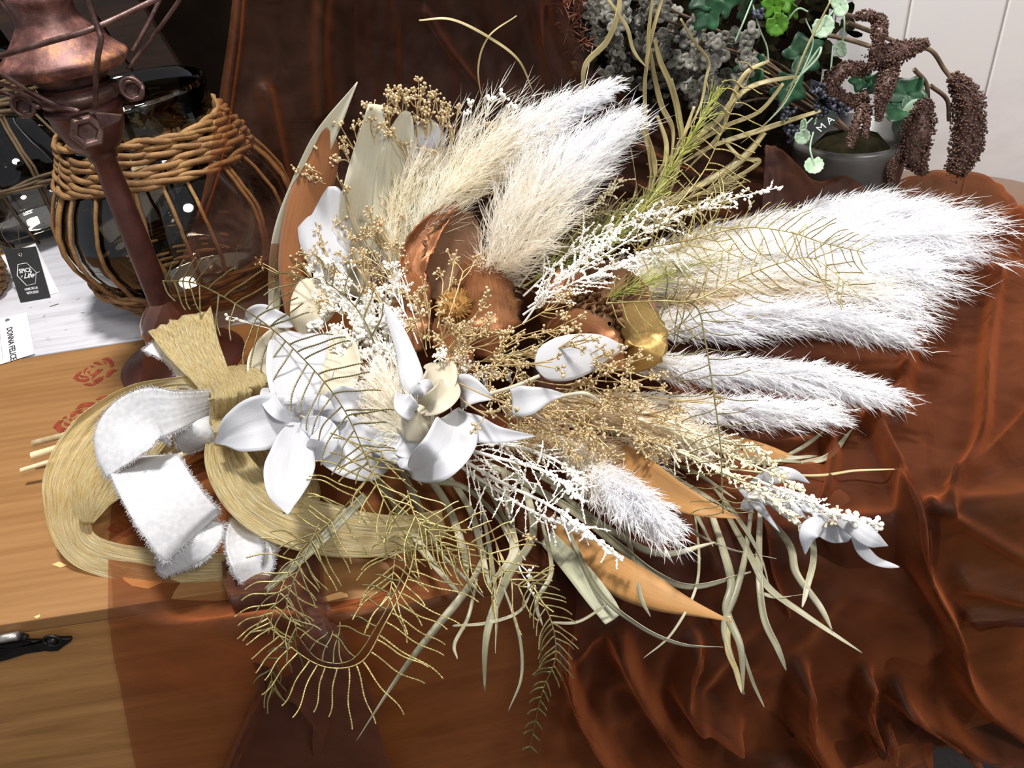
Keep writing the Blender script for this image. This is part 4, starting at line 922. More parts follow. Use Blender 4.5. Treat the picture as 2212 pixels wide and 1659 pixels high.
def plumes():
    plume([(850, 660, .04), (880, 560, .06), (950, 440, .08), (1070, 335, .08), (1180, 255, .08), (1310, 190, .08), (1460, 105, .08)], [(0, 70), (.2, 96), (.4, 80), (.6, 48), (.8, 32), (.93, 18), (1, 5)], ('pampas_cream', 'pampas_ivory', 'pampas'), 420, 28)
    plume([(1035, 640, .04), (1085, 550, .10), (1145, 460, .125), (1235, 365, .14), (1330, 280, .15), (1480, 180, .15)], [(0, 80), (.2, 100), (.45, 84), (.7, 50), (.9, 24), (1, 5)], W3, 420, 28, tips=(.4, .5))
    plume([(790, 700, .03), (830, 560, .05), (870, 430, .06), (920, 300, .06)], [(0, 50), (.3, 62), (.7, 50), (1, 18)], ('pampas_cream', 'pampas_cream', 'pampas_ivory'), 170, 24, tips=(.5, .8))
    plume([(1250, 660, .05), (1450, 590, .08), (1750, 530, .09), (1960, 505, .09), (2085, 525, .09)], [(0, 40), (.2, 60), (.5, 74), (.75, 76), (.9, 55), (1, 10)], W3, 330, 27, tips=(.34, .46))
    plume([(1230, 620, .04), (1450, 540, .06), (1700, 480, .07), (1850, 452, .07), (2000, 448, .07)], [(0, 30), (.3, 52), (.6, 48), (.85, 45), (1, 8)], W3, 250, 24, tips=(.4, .5))
    plume([(1300, 600, .05), (1500, 560, .07), (1750, 500, .08), (1930, 480, .085), (2060, 486, .085)], [(0, 30), (.3, 62), (.7, 68), (.88, 50), (1, 8)], W3, 290, 26, tips=(.36, .48))
    plume([(1290, 640, .04), (1500, 620, .07), (1750, 590, .08), (1920, 580, .08), (2050, 615, .08)], [(0, 35), (.3, 60), (.7, 62), (.88, 48), (1, 8)], W3, 280, 26, tips=(.4, .52))
    plume([(1310, 660, .04), (1500, 650, .06), (1720, 620, .07), (1890, 640, .07), (2010, 690, .07)], [(0, 35), (.3, 58), (.7, 60), (.88, 42), (1, 8)], ('pampas_beige', 'pampas_ivory', 'pampas'), 260, 25, tips=(.5, .72))
    plume([(1350, 710, .05), (1500, 695, .07), (1700, 682, .075), (1880, 700, .075), (2015, 728, .07)], [(0, 35), (.3, 56), (.6, 52), (.85, 38), (1, 6)], W3, 280, 26, tips=(.1, .2))
    plume([(1340, 780, .05), (1500, 795, .06), (1700, 812, .065), (1850, 840, .065), (1957, 868, .06)], [(0, 35), (.3, 54), (.6, 46), (.85, 34), (1, 5)], W3, 270, 26, tips=(.1, .2))
    plume([(1330, 860, .04), (1480, 875, .05), (1620, 885, .055), (1750, 890, .055), (1852, 895, .05)], [(0, 30), (.3, 46), (.6, 42), (.85, 30), (1, 5)], W3, 210, 24, tips=(.2, .3))
    plume([(1210, 940, .05), (1270, 1010, .06), (1340, 1060, .065), (1400, 1105, .065), (1465, 1155, .06)], [(0, 40), (.3, 62), (.6, 56), (.85, 38), (1, 6)], W3, 230, 25, tips=(.3, .45))
    plume([(930, 990, .07), (890, 930, .095), (850, 860, .105), (810, 780, .10)], [(0, 50), (.3, 80), (.7, 78), (1, 40)], ('pampas_cream', 'pampas_ivory', 'pampas_ivory'), 420, 34, tips=(.4, .85), fine=.8, ang=(.6, 1.3), hair=.7, stem=False)
    plume([(1080, 880, .035), (1250, 885, .045), (1400, 920, .05), (1560, 970, .05)], [(0, 40), (.4, 58), (.8, 46), (1, 12)], ('pampas_beige', 'pampas_beige', 'pampas_ivory'), 240, 24, tips=(.6, .9))
    plume([(1050, 950, .03), (1180, 950, .04), (1320, 980, .04), (1450, 1000, .04)], [(0, 40), (.4, 52), (.8, 40), (1, 12)], ('pampas_beige', 'pampas_beige', 'pampas_ivory'), 170, 22, tips=(.7, .95))
plumes()

# petals of the two big white flowers
def flower(name, cen, petals, lab, throat=None):
    c = PB(*cen); b = MB(); b.blobs([c+nrm(rng.normal(size=3))*.003 for _ in range(10)], .0035, 1)
    for k in range(6):
        d = nrm(CAM-c)+rng.normal(size=3)*.5; b.tubes(cr([c, c+d*.008, c+d*.014+rng.normal(size=3)*.003], 8), .0008, 6)
    o = b.build(name, M['petal_cream'], BQ, label=lab)
    for pt in petals:
        pts, w, cup, roll = pt[:4]; mat = pt[4] if len(pt) > 4 else 'petal'; prof = pt[5] if len(pt) > 5 else LEAF
        q = MB(); blade(q, pts, lw_(w, prof), cup=cup, roll=roll, n=34, nc=13, wave=.10)
        q.build('petal', M[mat], o, solid=.0005)
    return o
ROUND = [(0, 14), (.15, 62), (.5, 100), (.82, 88), (.95, 48), (1, 6)]
SPADE = [(0, 18), (.2, 66), (.5, 100), (.75, 74), (.92, 24), (1, 1)]
BACK = [(0, 1), (.1, 30), (.35, 92), (.6, 100), (.85, 70), (1, 20)]
flower('orchid_flower', (640, 900, .085), [
    ([(655, 900, .085), (600, 905, .10), (530, 925, .105), (463, 957, .09)], 118, .22, 0, 'petal', SPADE),
    ([(645, 905, .085), (632, 980, .105), (618, 1050, .105), (622, 1113, .09)], 104, .2, 0, 'petal', SPADE),
    ([(655, 905, .08), (648, 850, .10), (650, 780, .105), (655, 722, .09)], 140, .35, 0, 'petal', ROUND),
    ([(690, 900, .085), (730, 840, .10), (742, 770, .105), (722, 700, .10)], 82, .4, .3, 'petal_cream', SPADE),
    ([(590, 880, .07), (570, 820, .085), (580, 770, .085), (625, 712, .07)], 78, .3, -.2, 'petal_cream', ROUND),
    ([(655, 900, .08), (710, 935, .09), (770, 975, .09), (850, 992, .07)], 120, .25, 0, 'petal', ROUND),
    ([(680, 905, .09), (720, 880, .108), (760, 870, .11), (787, 888, .10)], 74, .3, 0, 'petal', SPADE),
    ([(600, 905, .095), (585, 880, .110), (606, 862, .11), (645, 866, .105)], 26, -.4, .3, 'petal', ROUND),
    ([(630, 910, .095), (600, 890, .11), (580, 860, .115), (582, 838, .105)], 34, .3, 0, 'petal', ROUND),
    ([(650, 915, .09), (690, 925, .105), (700, 955, .105), (670, 985, .09)], 60, .3, 0, 'petal', ROUND),
    ([(640, 890, .10), (665, 870, .115), (700, 872, .12), (722, 885, .115)], 34, -.3, 0, 'petal', SPADE)], 'white orchid-like flower nearest the gold bow')
flower('orchid_flower', (905, 890, .10), [
    ([(992, 880, .10), (985, 930, .115), (950, 985, .115), (888, 1024, .09)], 104, .3, 0, 'petal', BACK),
    ([(800, 962, .085), (840, 975, .10), (870, 985, .10), (898, 1014, .085)], 40, -.5, .5, 'petal', ROUND),
    ([(850, 880, .10), (880, 905, .12), (905, 915, .12), (930, 905, .11)], 82, -.3, 0, 'petal_cream', ROUND),
    ([(895, 885, .11), (888, 820, .13), (862, 730, .135), (828, 652, .12)], 52, -.3, .3, 'petal', [(0, 20), (.3, 100), (.6, 80), (.85, 46), (1, 3)]),
    ([(905, 885, .11), (930, 850, .125), (950, 815, .125), (945, 785, .11)], 70, .5, 0, 'petal_cream', ROUND),
    ([(900, 880, .11), (935, 872, .13), (962, 850, .13), (970, 825, .12)], 56, .5, 0, 'petal_cream', ROUND),
    ([(880, 865, .11), (905, 845, .135), (925, 838, .135), (940, 845, .12)], 40, -.6, .2, 'petal', ROUND),
    ([(870, 845, .11), (872, 868, .135), (885, 885, .135), (898, 892, .12)], 46, .5, 0, 'petal', SPADE),
    ([(830, 930, .09), (870, 955, .105), (910, 960, .105), (940, 945, .10)], 66, .3, 0, 'petal', ROUND),
    ([(770, 900, .08), (800, 930, .095), (845, 950, .095), (885, 940, .085)], 80, -.3, 0, 'petal', ROUND),
    ([(850, 960, .09), (866, 985, .10), (880, 1000, .10), (900, 1022, .09)], 30, -.8, .4, 'petal', SPADE)], 'white flower with a tall upright petal, right of the other')

def leaves():
    L = part_leaf
    # bleached white leaves
    L('white_leaf', 'petal', [(640, 702, .08), (600, 690, .09), (562, 678, .09), (532, 690, .08)], lw_(42, ROUND), cup=.3)
    L('white_leaf', 'petal_cream', [(660, 730, .07), (668, 680, .09), (690, 630, .09), (700, 600, .08)], lw_(96, ROUND), cup=-.08, wave=.12)
    L('white_leaf', 'petal', [(735, 620, .07), (712, 560, .09), (700, 480, .09), (728, 404, .08)], lw_(108, ROUND), cup=-.15, wave=.01)
    L('white_leaf', 'petal', [(890, 340, .06), (915, 300, .07), (950, 272, .06)], lw_(66, ROUND), cup=-.3)
    L('white_leaf', 'petal', [(1150, 300, .05), (1155, 330, .05), (1160, 375, .05)], lw_(60, ROUND), cup=-.2)
    L('white_leaf', 'petal', [(1354, 751, .115), (1300, 755, .12), (1230, 772, .12), (1156, 790, .115)], [(0, 2), (.12, 24), (.4, 76), (.7, 98), (.92, 72), (1, 14)], cup=-.12, n=34, nc=13, vein=False)
    L('white_leaf', 'petal', [(1222, 853, .11), (1180, 855, .115), (1140, 865, .115), (1106, 868, .11)], [(0, 3), (.3, 30), (.7, 66), (1, 56)], cup=.15)
    L('white_leaf', 'petal', [(992, 850, .10), (1010, 845, .11), (1035, 850, .11), (1066, 862, .105)], [(0, 60), (.3, 76), (.7, 40), (1, 3)], cup=.2)
    L('white_leaf', 'petal', [(985, 900, .10), (1030, 925, .11), (1080, 940, .11), (1158, 942, .10)], lw_(54, [(0, 50), (.35, 100), (.7, 60), (1, 2)]), cup=.25)
    for pts, w, pr in (([(1615, 1045, .05), (1660, 1030, .06), (1710, 1025, .06), (1750, 1044, .05)], 36, LEAF), ([(1630, 1055, .05), (1690, 1080, .06), (1750, 1125, .05)], 28, LEAF),
                       ([(1700, 1060, .05), (1745, 1085, .06), (1790, 1125, .05)], 26, LEAF), ([(1600, 1100, .04), (1640, 1075, .05), (1690, 1060, .05)], 40, ROUND),
                       ([(1590, 1050, .04), (1635, 1090, .05), (1685, 1150, .04)], 20, LEAF), ([(1640, 1070, .05), (1700, 1110, .055), (1745, 1150, .05)], 18, LEAF)):
        L('white_leaf', 'petal', pts, lw_(w, pr), cup=-.3, label='small white leaf at the lower right tip of the bouquet')
    flower('orchid_flower', (1800, 1120, .06), [
        ([(1800, 1115, .06), (1768, 1130, .075), (1745, 1155, .075), (1739, 1198, .06)], 42, -.4, 0, 'petal', SPADE),
        ([(1795, 1115, .06), (1845, 1140, .075), (1885, 1165, .075), (1918, 1179, .065)], 44, -.3, 0, 'petal', SPADE),
        ([(1845, 1150, .055), (1862, 1185, .06), (1895, 1212, .06), (1942, 1225, .055)], 26, -.3, .3, 'petal', [(0, 60), (.4, 100), (.8, 60), (1, 10)]),
        ([(1835, 1135, .055), (1862, 1132, .065), (1878, 1145, .065), (1888, 1162, .06)], 22, -.3, 0, 'petal', LEAF),
        ([(1765, 1148, .05), (1800, 1155, .055), (1840, 1155, .055)], 34, .3, 0, 'petal', ROUND),
        ([(1700, 1055, .055), (1740, 1090, .06), (1790, 1120, .06)], 30, -.3, 0, 'petal', LEAF)], 'small white flower at the lower right tip of the bouquet')
    # rust, ochre and pale strap leaves
    L('strap_leaf', 'leaf_bleached', [(596, 790, .01), (592, 620, .012), (612, 490, .015), (684, 330, .015), (772, 177, .02)], [(0, 16), (.3, 26), (.6, 38), (.8, 44), (1, 2)], cup=.2, n=50, wave=.08, label='pale narrow leaf standing up at the back left')
    L('strap_leaf', 'leaf_rust', [(628, 690, .05), (636, 580, .08), (662, 450, .10), (700, 330, .11), (706, 276, .10)], [(0, 20), (.3, 74), (.6, 82), (.85, 46), (1, 3)], cup=-.35, n=44, wave=.06, label='rust brown leaf standing at the left')
    L('strap_leaf', 'leaf_bleached', [(760, 640, .03), (778, 500, .045), (800, 360, .055), (812, 225, .055)], [(0, 50), (.3, 92), (.6, 96), (.9, 50), (1, 30)], cup=.3, wave=.15)
    L('strap_leaf', 'leaf_bleached', [(840, 560, .03), (848, 430, .045), (862, 320, .055), (880, 240, .055)], [(0, 50), (.3, 80), (.6, 74), (.9, 40), (1, 14)], cup=.3, wave=.15)
    L('strap_leaf', 'leaf_bleached', [(800, 620, .02), (830, 480, .03), (905, 340, .04), (930, 260, .04)], [(0, 50), (.3, 90), (.6, 80), (.9, 50), (1, 24)], cup=-.2, wave=.1)
    L('strap_leaf', 'leaf_orange', [(1290, 950, .035), (1390, 1030, .05), (1490, 1085, .055), (1596, 1120, .045)], [(0, 40), (.3, 78), (.6, 60), (.85, 26), (1, 2)], cup=.2, n=40, label='ochre leaf below the lowest pampas plume')
    L('strap_leaf', 'leaf_orange', [(1180, 1120, .015), (1290, 1215, .025), (1420, 1285, .03), (1580, 1343, .03)], [(0, 36), (.3, 84), (.6, 76), (.85, 28), (1, 2)], cup=-.25, n=40, label='ochre leaf hanging over the front edge')
    L('strap_leaf', 'leaf_orange', [(1530, 940, .02), (1620, 972, .03), (1690, 990, .03), (1758, 1006, .02)], [(0, 30), (.4, 44), (.8, 20), (1, 2)], cup=-.2)
    L('strap_leaf', 'leaf_grey', [(1180, 1160, .012), (1240, 1225, .02), (1300, 1300, .02), (1326, 1338, .02)], [(0, 36), (.5, 52), (.9, 46), (1, 42)], cup=.2, label='cut grey-brown palm leaf hanging at the front')
    L('strap_leaf', 'leaf_rust', [(900, 880, .03), (980, 800, .045), (1020, 740, .05)], [(0, 30), (.5, 60), (1, 20)], cup=-.2)
leaves()

def husks():
    L = part_leaf
    J = dict(jag=.06, n=30, nc=13)
    L('copper_husk', 'husk', [(905, 640, .09), (892, 570, .105), (925, 500, .115), (988, 437, .11)], [(0, 46), (.3, 58), (.6, 58), (1, 16)], cup=.5, wave=.12, **J)
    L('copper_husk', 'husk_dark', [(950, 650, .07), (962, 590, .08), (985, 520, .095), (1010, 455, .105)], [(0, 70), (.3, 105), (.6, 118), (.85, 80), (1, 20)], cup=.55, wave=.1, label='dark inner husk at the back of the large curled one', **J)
    L('copper_husk', 'husk', [(1060, 775, .07), (1052, 690, .10), (1040, 600, .105), (1030, 535, .09)], [(0, 60), (.25, 130), (.6, 150), (.85, 110), (1, 60)], cup=-.65, wave=.05, **J)
    L('copper_husk', 'husk', [(895, 760, .085), (888, 690, .105), (895, 620, .105), (905, 570, .095)], [(0, 30), (.3, 84), (.7, 78), (1, 30)], cup=-.4, wave=.2, **J)
    L('copper_husk', 'husk', [(935, 690, .085), (965, 735, .10), (1000, 780, .095), (1030, 800, .08)], [(0, 40), (.3, 66), (.7, 60), (1, 16)], cup=-.3, wave=.15, **J)
    # second curled husk with the pine cone
    L('copper_husk', 'husk', [(1175, 672, .085), (1205, 640, .10), (1240, 610, .105), (1262, 588, .10)], [(0, 20), (.3, 56), (.7, 86), (1, 30)], cup=-.4, wave=.15, **J)
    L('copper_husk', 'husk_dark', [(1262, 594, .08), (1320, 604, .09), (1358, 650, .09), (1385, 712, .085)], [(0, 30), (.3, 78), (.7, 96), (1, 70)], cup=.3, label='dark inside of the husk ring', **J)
    L('copper_husk', 'husk_gold', [(1345, 660, .095), (1385, 712, .11), (1392, 758, .105), (1345, 800, .08)], [(0, 70), (.35, 100), (.7, 84), (1, 30)], cup=-.3, n=30, nc=13, jag=.05, wave=.1, label='gilded end of the curled husk')
    L('copper_husk', 'husk', [(1180, 720, .085), (1240, 700, .105), (1300, 735, .11), (1335, 800, .09)], [(0, 40), (.3, 64), (.7, 70), (1, 40)], cup=-.5, wave=.1, **J)
    L('copper_husk', 'husk', [(1170, 700, .05), (1250, 660, .06), (1320, 700, .06), (1340, 780, .06)], [(0, 60), (.3, 100), (.7, 110), (1, 60)], cup=.4, wave=.1, **J)
    # spiky seed head and pine cone
    c = PB(985, 668, .098); b = MB(); b.blobs([c], .0155, 1); d = nrm(rng.normal(size=(240, 3))); P = np.stack([c+d*.012, c+d*.0195], 1)
    b.tubes(P, np.array([.0014, .0003]), 5); b.build('seed_head', M['cone_gold'], BQ)
    a = PB(1238, 668, .075); e = PB(1316, 700, .10); b = MB(); ax = e-a; u_ = nrm(np.cross(ax, [0, 0, 1])); v_ = nrm(np.cross(ax, u_))
    b.lathe(a, e, [(0, .004), (.1, .011), (.5, .014), (.85, .012), (1, .002)], 16)
    for k in range(90):
        t = k/90; th = k*2.4; r = .013*math.sin(.35+t*2.5)+.002; rr = u_*math.cos(th)+v_*math.sin(th); p = a+ax*t+rr*r
        s = nrm(np.cross(ax, rr)); q = nrm(rr*.7+nrm(ax)*.75)
        b.grid(np.array([[p-s*.002, p, p+s*.002], [p+q*.005-s*.0045, p+q*.0058, p+q*.005+s*.0045], [p+q*.0085-s*.002, p+q*.0095+rr*.0012, p+q*.0085+s*.002]]))
    b.build('pine_cone', M['cone'], BQ, solid=.0006)
husks()
G, Wb = 'gold_bead', 'white_bead'
def sp(x, y, h, r, n, w=0, br=3.3, base=None):
    if base is None:
        d = np.array([930-x, 800-y], float); L = np.linalg.norm(d)+1; d = d/L*min(L*.7, 150); base = (x+d[0], y+d[1], max(h-.035, .02))
    spray(base, (x, y, h), r, n, Wb if w else G, 'white_bead' if w else 'gold_stem', br, lab='white-budded spray' if w else None)
for a in [(862, 212, .06, 46, 80, 0, 3.6), (918, 235, .06, 50, 80), (985, 258, .06, 40, 48), (800, 262, .06, 46, 64), (758, 285, .06, 36, 44), (748, 335, .06, 30, 30), (902, 200, .06, 34, 44), (862, 275, .07, 60, 60),
          (830, 225, .05, 40, 50), (955, 240, .055, 36, 40), (1060, 205, .07, 36, 16, 1, 4.2), (1098, 224, .07, 22, 8, 1, 4.2), (1005, 226, .07, 24, 12, 1, 4), (918, 318, .09, 26, 30), (1075, 385, .12, 36, 18), (1040, 270, .06, 30, 20),
          (690, 362, .07, 40, 52), (652, 372, .07, 26, 12), (700, 330, .06, 24, 16), (640, 520, .07, 42, 52, 0, 3.2), (622, 565, .07, 34, 28), (576, 572, .07, 28, 10), (703, 465, .11, 52, 18, 0, 3.8), (745, 430, .11, 30, 12), (800, 470, .10, 56, 60),
          (848, 505, .10, 50, 56, 0, 3.6), (780, 535, .10, 60, 56), (852, 565, .11, 46, 34), (700, 560, .1, 50, 30), (660, 600, .09, 40, 26), (750, 600, .11, 50, 50, 1), (870, 600, .13, 44, 26, 1, 4), (1008, 565, .14, 46, 24), (985, 545, .13, 30, 12),
          (930, 640, .13, 50, 40), (905, 700, .125, 50, 46), (1062, 640, .14, 34, 16), (1035, 730, .12, 74, 90), (985, 745, .12, 60, 60), (1108, 765, .11, 60, 60), (1075, 700, .13, 40, 24), (1208, 655, .115, 44, 50), (1236, 705, .12, 46, 54, 0, 3.8),
          (1150, 705, .1, 34, 22), (1150, 790, .1, 60, 48), (1205, 780, .15, 38, 12, 0, 4.6), (1300, 775, .12, 44, 44), (1352, 790, .12, 50, 56), (1402, 830, .11, 50, 50), (1300, 835, .10, 70, 80), (1100, 855, .10, 66, 66),
          (1200, 905, .09, 80, 96), (1300, 925, .09, 80, 96), (1400, 935, .085, 70, 66), (1452, 905, .09, 50, 28), (1530, 872, .09, 34, 10), (1240, 870, .09, 70, 70), (1340, 880, .09, 66, 60), (1060, 905, .13, 44, 16, 0, 4.2), (1120, 1185, .03, 44, 24), (1132, 1250, .03, 40, 14, 1),
          (1090, 1225, .03, 30, 14), (1160, 960, .06, 60, 50), (1250, 1000, .06, 50, 40), (1440, 990, .06, 50, 40), (505, 690, .07, 22, 5, 1, 4), (820, 640, .12, 50, 36), (960, 590, .12, 40, 20), (1110, 880, .15, 26, 6, 0, 4.8), (690, 640, .12, 40, 24)]:
    sp(*a)
for x, y, h, r, n, w in [(1010, 700, .14, 60, 60, 0), (960, 700, .14, 50, 40, 0), (1000, 780, .12, 60, 70, 0), (900, 650, .14, 44, 34, 0), (1080, 800, .11, 60, 60, 0), (820, 560, .12, 50, 50, 0), (760, 560, .11, 50, 40, 0), (680, 520, .1, 50, 40, 0), (1270, 740, .14, 44, 40, 0),
                       (1380, 800, .12, 44, 40, 0), (1350, 860, .10, 60, 60, 0), (1150, 870, .10, 60, 60, 0), (1250, 950, .09, 70, 70, 0), (720, 640, .12, 50, 40, 1), (840, 610, .13, 46, 40, 1), (960, 760, .13, 40, 30, 1), (1160, 920, .09, 60, 50, 0)]:
    sp(x, y, h, r, n, w, 2.8)
# dense white foam-like clusters
def foam(x, y, h, r, n, br=4.0, mat=Wb):
    spray((x+20, y+90, h-.03), (x, y, h), r, n, mat, 'white_bead', br, name='white_blossom_cluster', sub=14)
for a in [(790, 690, .11, 60, 330), (850, 640, .11, 46, 200), (760, 740, .11, 56, 240), (830, 720, .11, 60, 260), (880, 690, .10, 40, 120), (700, 590, .09, 40, 120), (735, 640, .10, 46, 160), (820, 790, .11, 50, 180), (1180, 340, .07, 40, 130),
          (1120, 370, .07, 40, 80), (980, 800, .09, 60, 160, 3.4), (1040, 790, .08, 50, 110, 3.2), (960, 830, .09, 40, 90, 3.2), (1110, 810, .07, 50, 60, 3.2), (700, 705, .08, 36, 80), (560, 800, .05, 30, 30, 3)]:
    foam(*a)
C = coral
wl = 'white knobbly spray'; 
C([(1140, 665, .08), (1290, 560, .10), (1480, 460, .11), (1692, 402, .11)], 34, 62, Wb, 3.3, 1.3, lab=wl)
C([(1130, 640, .08), (1240, 540, .10), (1360, 480, .10), (1440, 455, .10)], 30, 66, Wb, 3.4, 1.4, lab=wl)
C([(1130, 680, .09), (1220, 620, .11), (1330, 575, .115), (1450, 530, .115)], 34, 60, Wb, 3.5, 1.5, lab=wl)
C([(1120, 620, .07), (1200, 520, .08), (1280, 450, .09), (1345, 385, .09)], 26, 50, 'cream_bud', 2.8, 1.2)
C([(1130, 700, .09), (1190, 620, .12), (1260, 560, .12), (1340, 500, .12)], 36, 56, Wb, 3.5, 1.6, lab=wl)
C([(1160, 660, .07), (1300, 600, .09), (1400, 570, .10), (1500, 560, .10)], 26, 50, Wb, 2.8, 1.2, lab=wl)
C([(1150, 600, .06), (1300, 520, .07), (1420, 480, .08), (1560, 430, .09)], 30, 50, 'cream_bud', 2.8, 1.2)
C([(1140, 560, .06), (1250, 480, .07), (1360, 450, .07), (1480, 430, .08)], 26, 46, 'cream_bud', 2.5, 1.0)
for q in ([(950, 955, .06), (1060, 985, .075), (1180, 1020, .075), (1262, 1085, .07)], [(960, 970, .055), (1080, 1040, .065), (1200, 1100, .065), (1345, 1212, .05)],
          [(1000, 950, .06), (1120, 965, .07), (1210, 1000, .07), (1270, 1060, .06)], [(970, 990, .045), (1060, 1050, .055), (1160, 1110, .055), (1270, 1150, .05)]):
    C(q, 26, 66, Wb, 3.1, 1.0, lab=wl, curl=1.1, stemw=.0016)
for q in ([(1380, 905, .06), (1520, 960, .07), (1660, 1020, .07), (1740, 1060, .07)], [(1400, 950, .05), (1530, 1000, .065), (1640, 1060, .065), (1730, 1130, .06)],
          [(1420, 920, .07), (1520, 940, .08), (1600, 960, .08), (1662, 982, .08)], [(1300, 920, .06), (1440, 965, .07), (1540, 1010, .07), (1640, 1060, .07)],
          [(1440, 930, .05), (1540, 970, .06), (1600, 985, .07), (1680, 1002, .07)], [(1360, 880, .06), (1470, 920, .07), (1560, 960, .07), (1625, 1010, .07)]):
    C(q, 24, 52, 'cream_bud', 2.7, 1.1, curl=.6)
C([(1640, 1040, .06), (1730, 1075, .075), (1810, 1110, .08), (1902, 1136, .07)], 40, 22, Wb, 3.4, 1.6, lab=wl)
C([(1620, 1075, .05), (1680, 1080, .06), (1740, 1085, .06), (1780, 1110, .06)], 16, 26, Wb, 3.4, 1.2, lab=wl)

F = fern
F([(352, 607, .10), (430, 615, .115), (560, 690, .12), (660, 780, .125), (740, 880, .13), (800, 1010, .12)], [38, 66, 80, 92, 88, 60], 27, mat='fern', ang=(1.25, 1.0), lab='dark olive fern frond lying across the white flower')
F([(820, 770, .10), (780, 680, .13), (720, 620, .13), (660, 600, .12), (620, 640, .115)], [40, 66, 66, 40], 14, sides=(1,), mat='fern')
F([(790, 975, .10), (800, 1010, .11), (830, 1080, .10), (880, 1160, .07), (960, 1200, .05)], [60, 70, 60, 30], 14, mat='fern_gold')
F([(840, 960, .09), (790, 1040, .10), (730, 1110, .08), (650, 1190, .06), (600, 1290, .05), (580, 1370, .05)], [90, 100, 84, 70, 50], 27, mat='fern_gold', ang=(1.5, 1.2), curl=.1)
F([(900, 1170, .06), (880, 1250, .06), (830, 1350, .06), (780, 1430, .06), (700, 1440, .06), (620, 1390, .06), (575, 1330, .06)], [90, 118, 118, 100, 76, 60], 30, sides=(-1,), mat='fern_gold', ang=(1.65, 1.5), curl=.05, lab='curled gold fern frond hanging at the front left')
F([(890, 1180, .05), (862, 1260, .05), (815, 1350, .05), (760, 1425, .05), (690, 1425, .05), (640, 1370, .05)], [40, 60, 64, 60, 40], 16, sides=(1,), mat='fern', ang=(1.4, 1.4), curl=-.1)
F([(690, 1130, .08), (650, 1220, .07), (620, 1300, .06), (640, 1370, .06), (590, 1440, .05), (590, 1500, .05)], [50, 60, 50, 30], 18, mat='fern')
F([(900, 1130, .08), (980, 1160, .07), (1060, 1200, .06), (1110, 1260, .05), (1160, 1270, .05)], [70, 76, 70, 44], 16, mat='fern_gold', ang=(1.2, .9))
F([(880, 1060, .09), (900, 1120, .08), (950, 1170, .07), (1010, 1230, .05)], [70, 70, 50], 13, mat='fern_gold')
F([(860, 1150, .05), (850, 1230, .05), (840, 1300, .05)], [60, 90, 60], 10, sides=(1, -1), mat='fern_gold')
F([(1150, 1260, .05), (1190, 1340, .05), (1200, 1420, .05), (1170, 1500, .05), (1142, 1630, .05)], [40, 38, 34, 20, 14], 24, mat='fern', curl=.6, ang=(1.3, 1.2), lab='small dark fern sprig hanging at the front')
gf = 'thin gold fern frond lying on the pampas plumes'
F([(1310, 655, .13), (1420, 650, .14), (1500, 648, .14), (1590, 605, .15), (1680, 570, .15), (1760, 560, .15), (1852, 634, .14)], [50, 66, 66, 62, 40], 26, mat='fern_gold', ang=(1.3, .9), rad=1.9, lab=gf)
F([(1420, 640, .12), (1500, 660, .135), (1522, 730, .13), (1540, 840, .12), (1556, 960, .10), (1560, 1060, .09), (1562, 1110, .08)], [60, 70, 80, 66, 50], 24, mat='fern', ang=(1.2, 1.2), rad=1.9, curl=-.25, lab='fern frond hanging down over the lower plumes')
F([(1370, 540, .11), (1480, 520, .14), (1600, 492, .15), (1700, 500, .15), (1780, 525, .15), (1866, 545, .145)], [60, 66, 62, 50, 30], 26, mat='fern_gold', ang=(1.2, 1.0), rad=1.8, lab=gf)
F([(1370, 545, .08), (1440, 470, .10), (1520, 370, .11), (1570, 260, .11), (1630, 140, .11)], [90, 100, 100, 70, 30], 20, mat='fern_gold', ang=(1.35, 1.1), rad=2.2, curl=-.3, lab='gold fern frond standing up at the back')
F([(1400, 560, .09), (1480, 530, .11), (1540, 470, .11), (1570, 410, .11)], [70, 70, 40], 12, mat='fern_gold', rad=2.1)

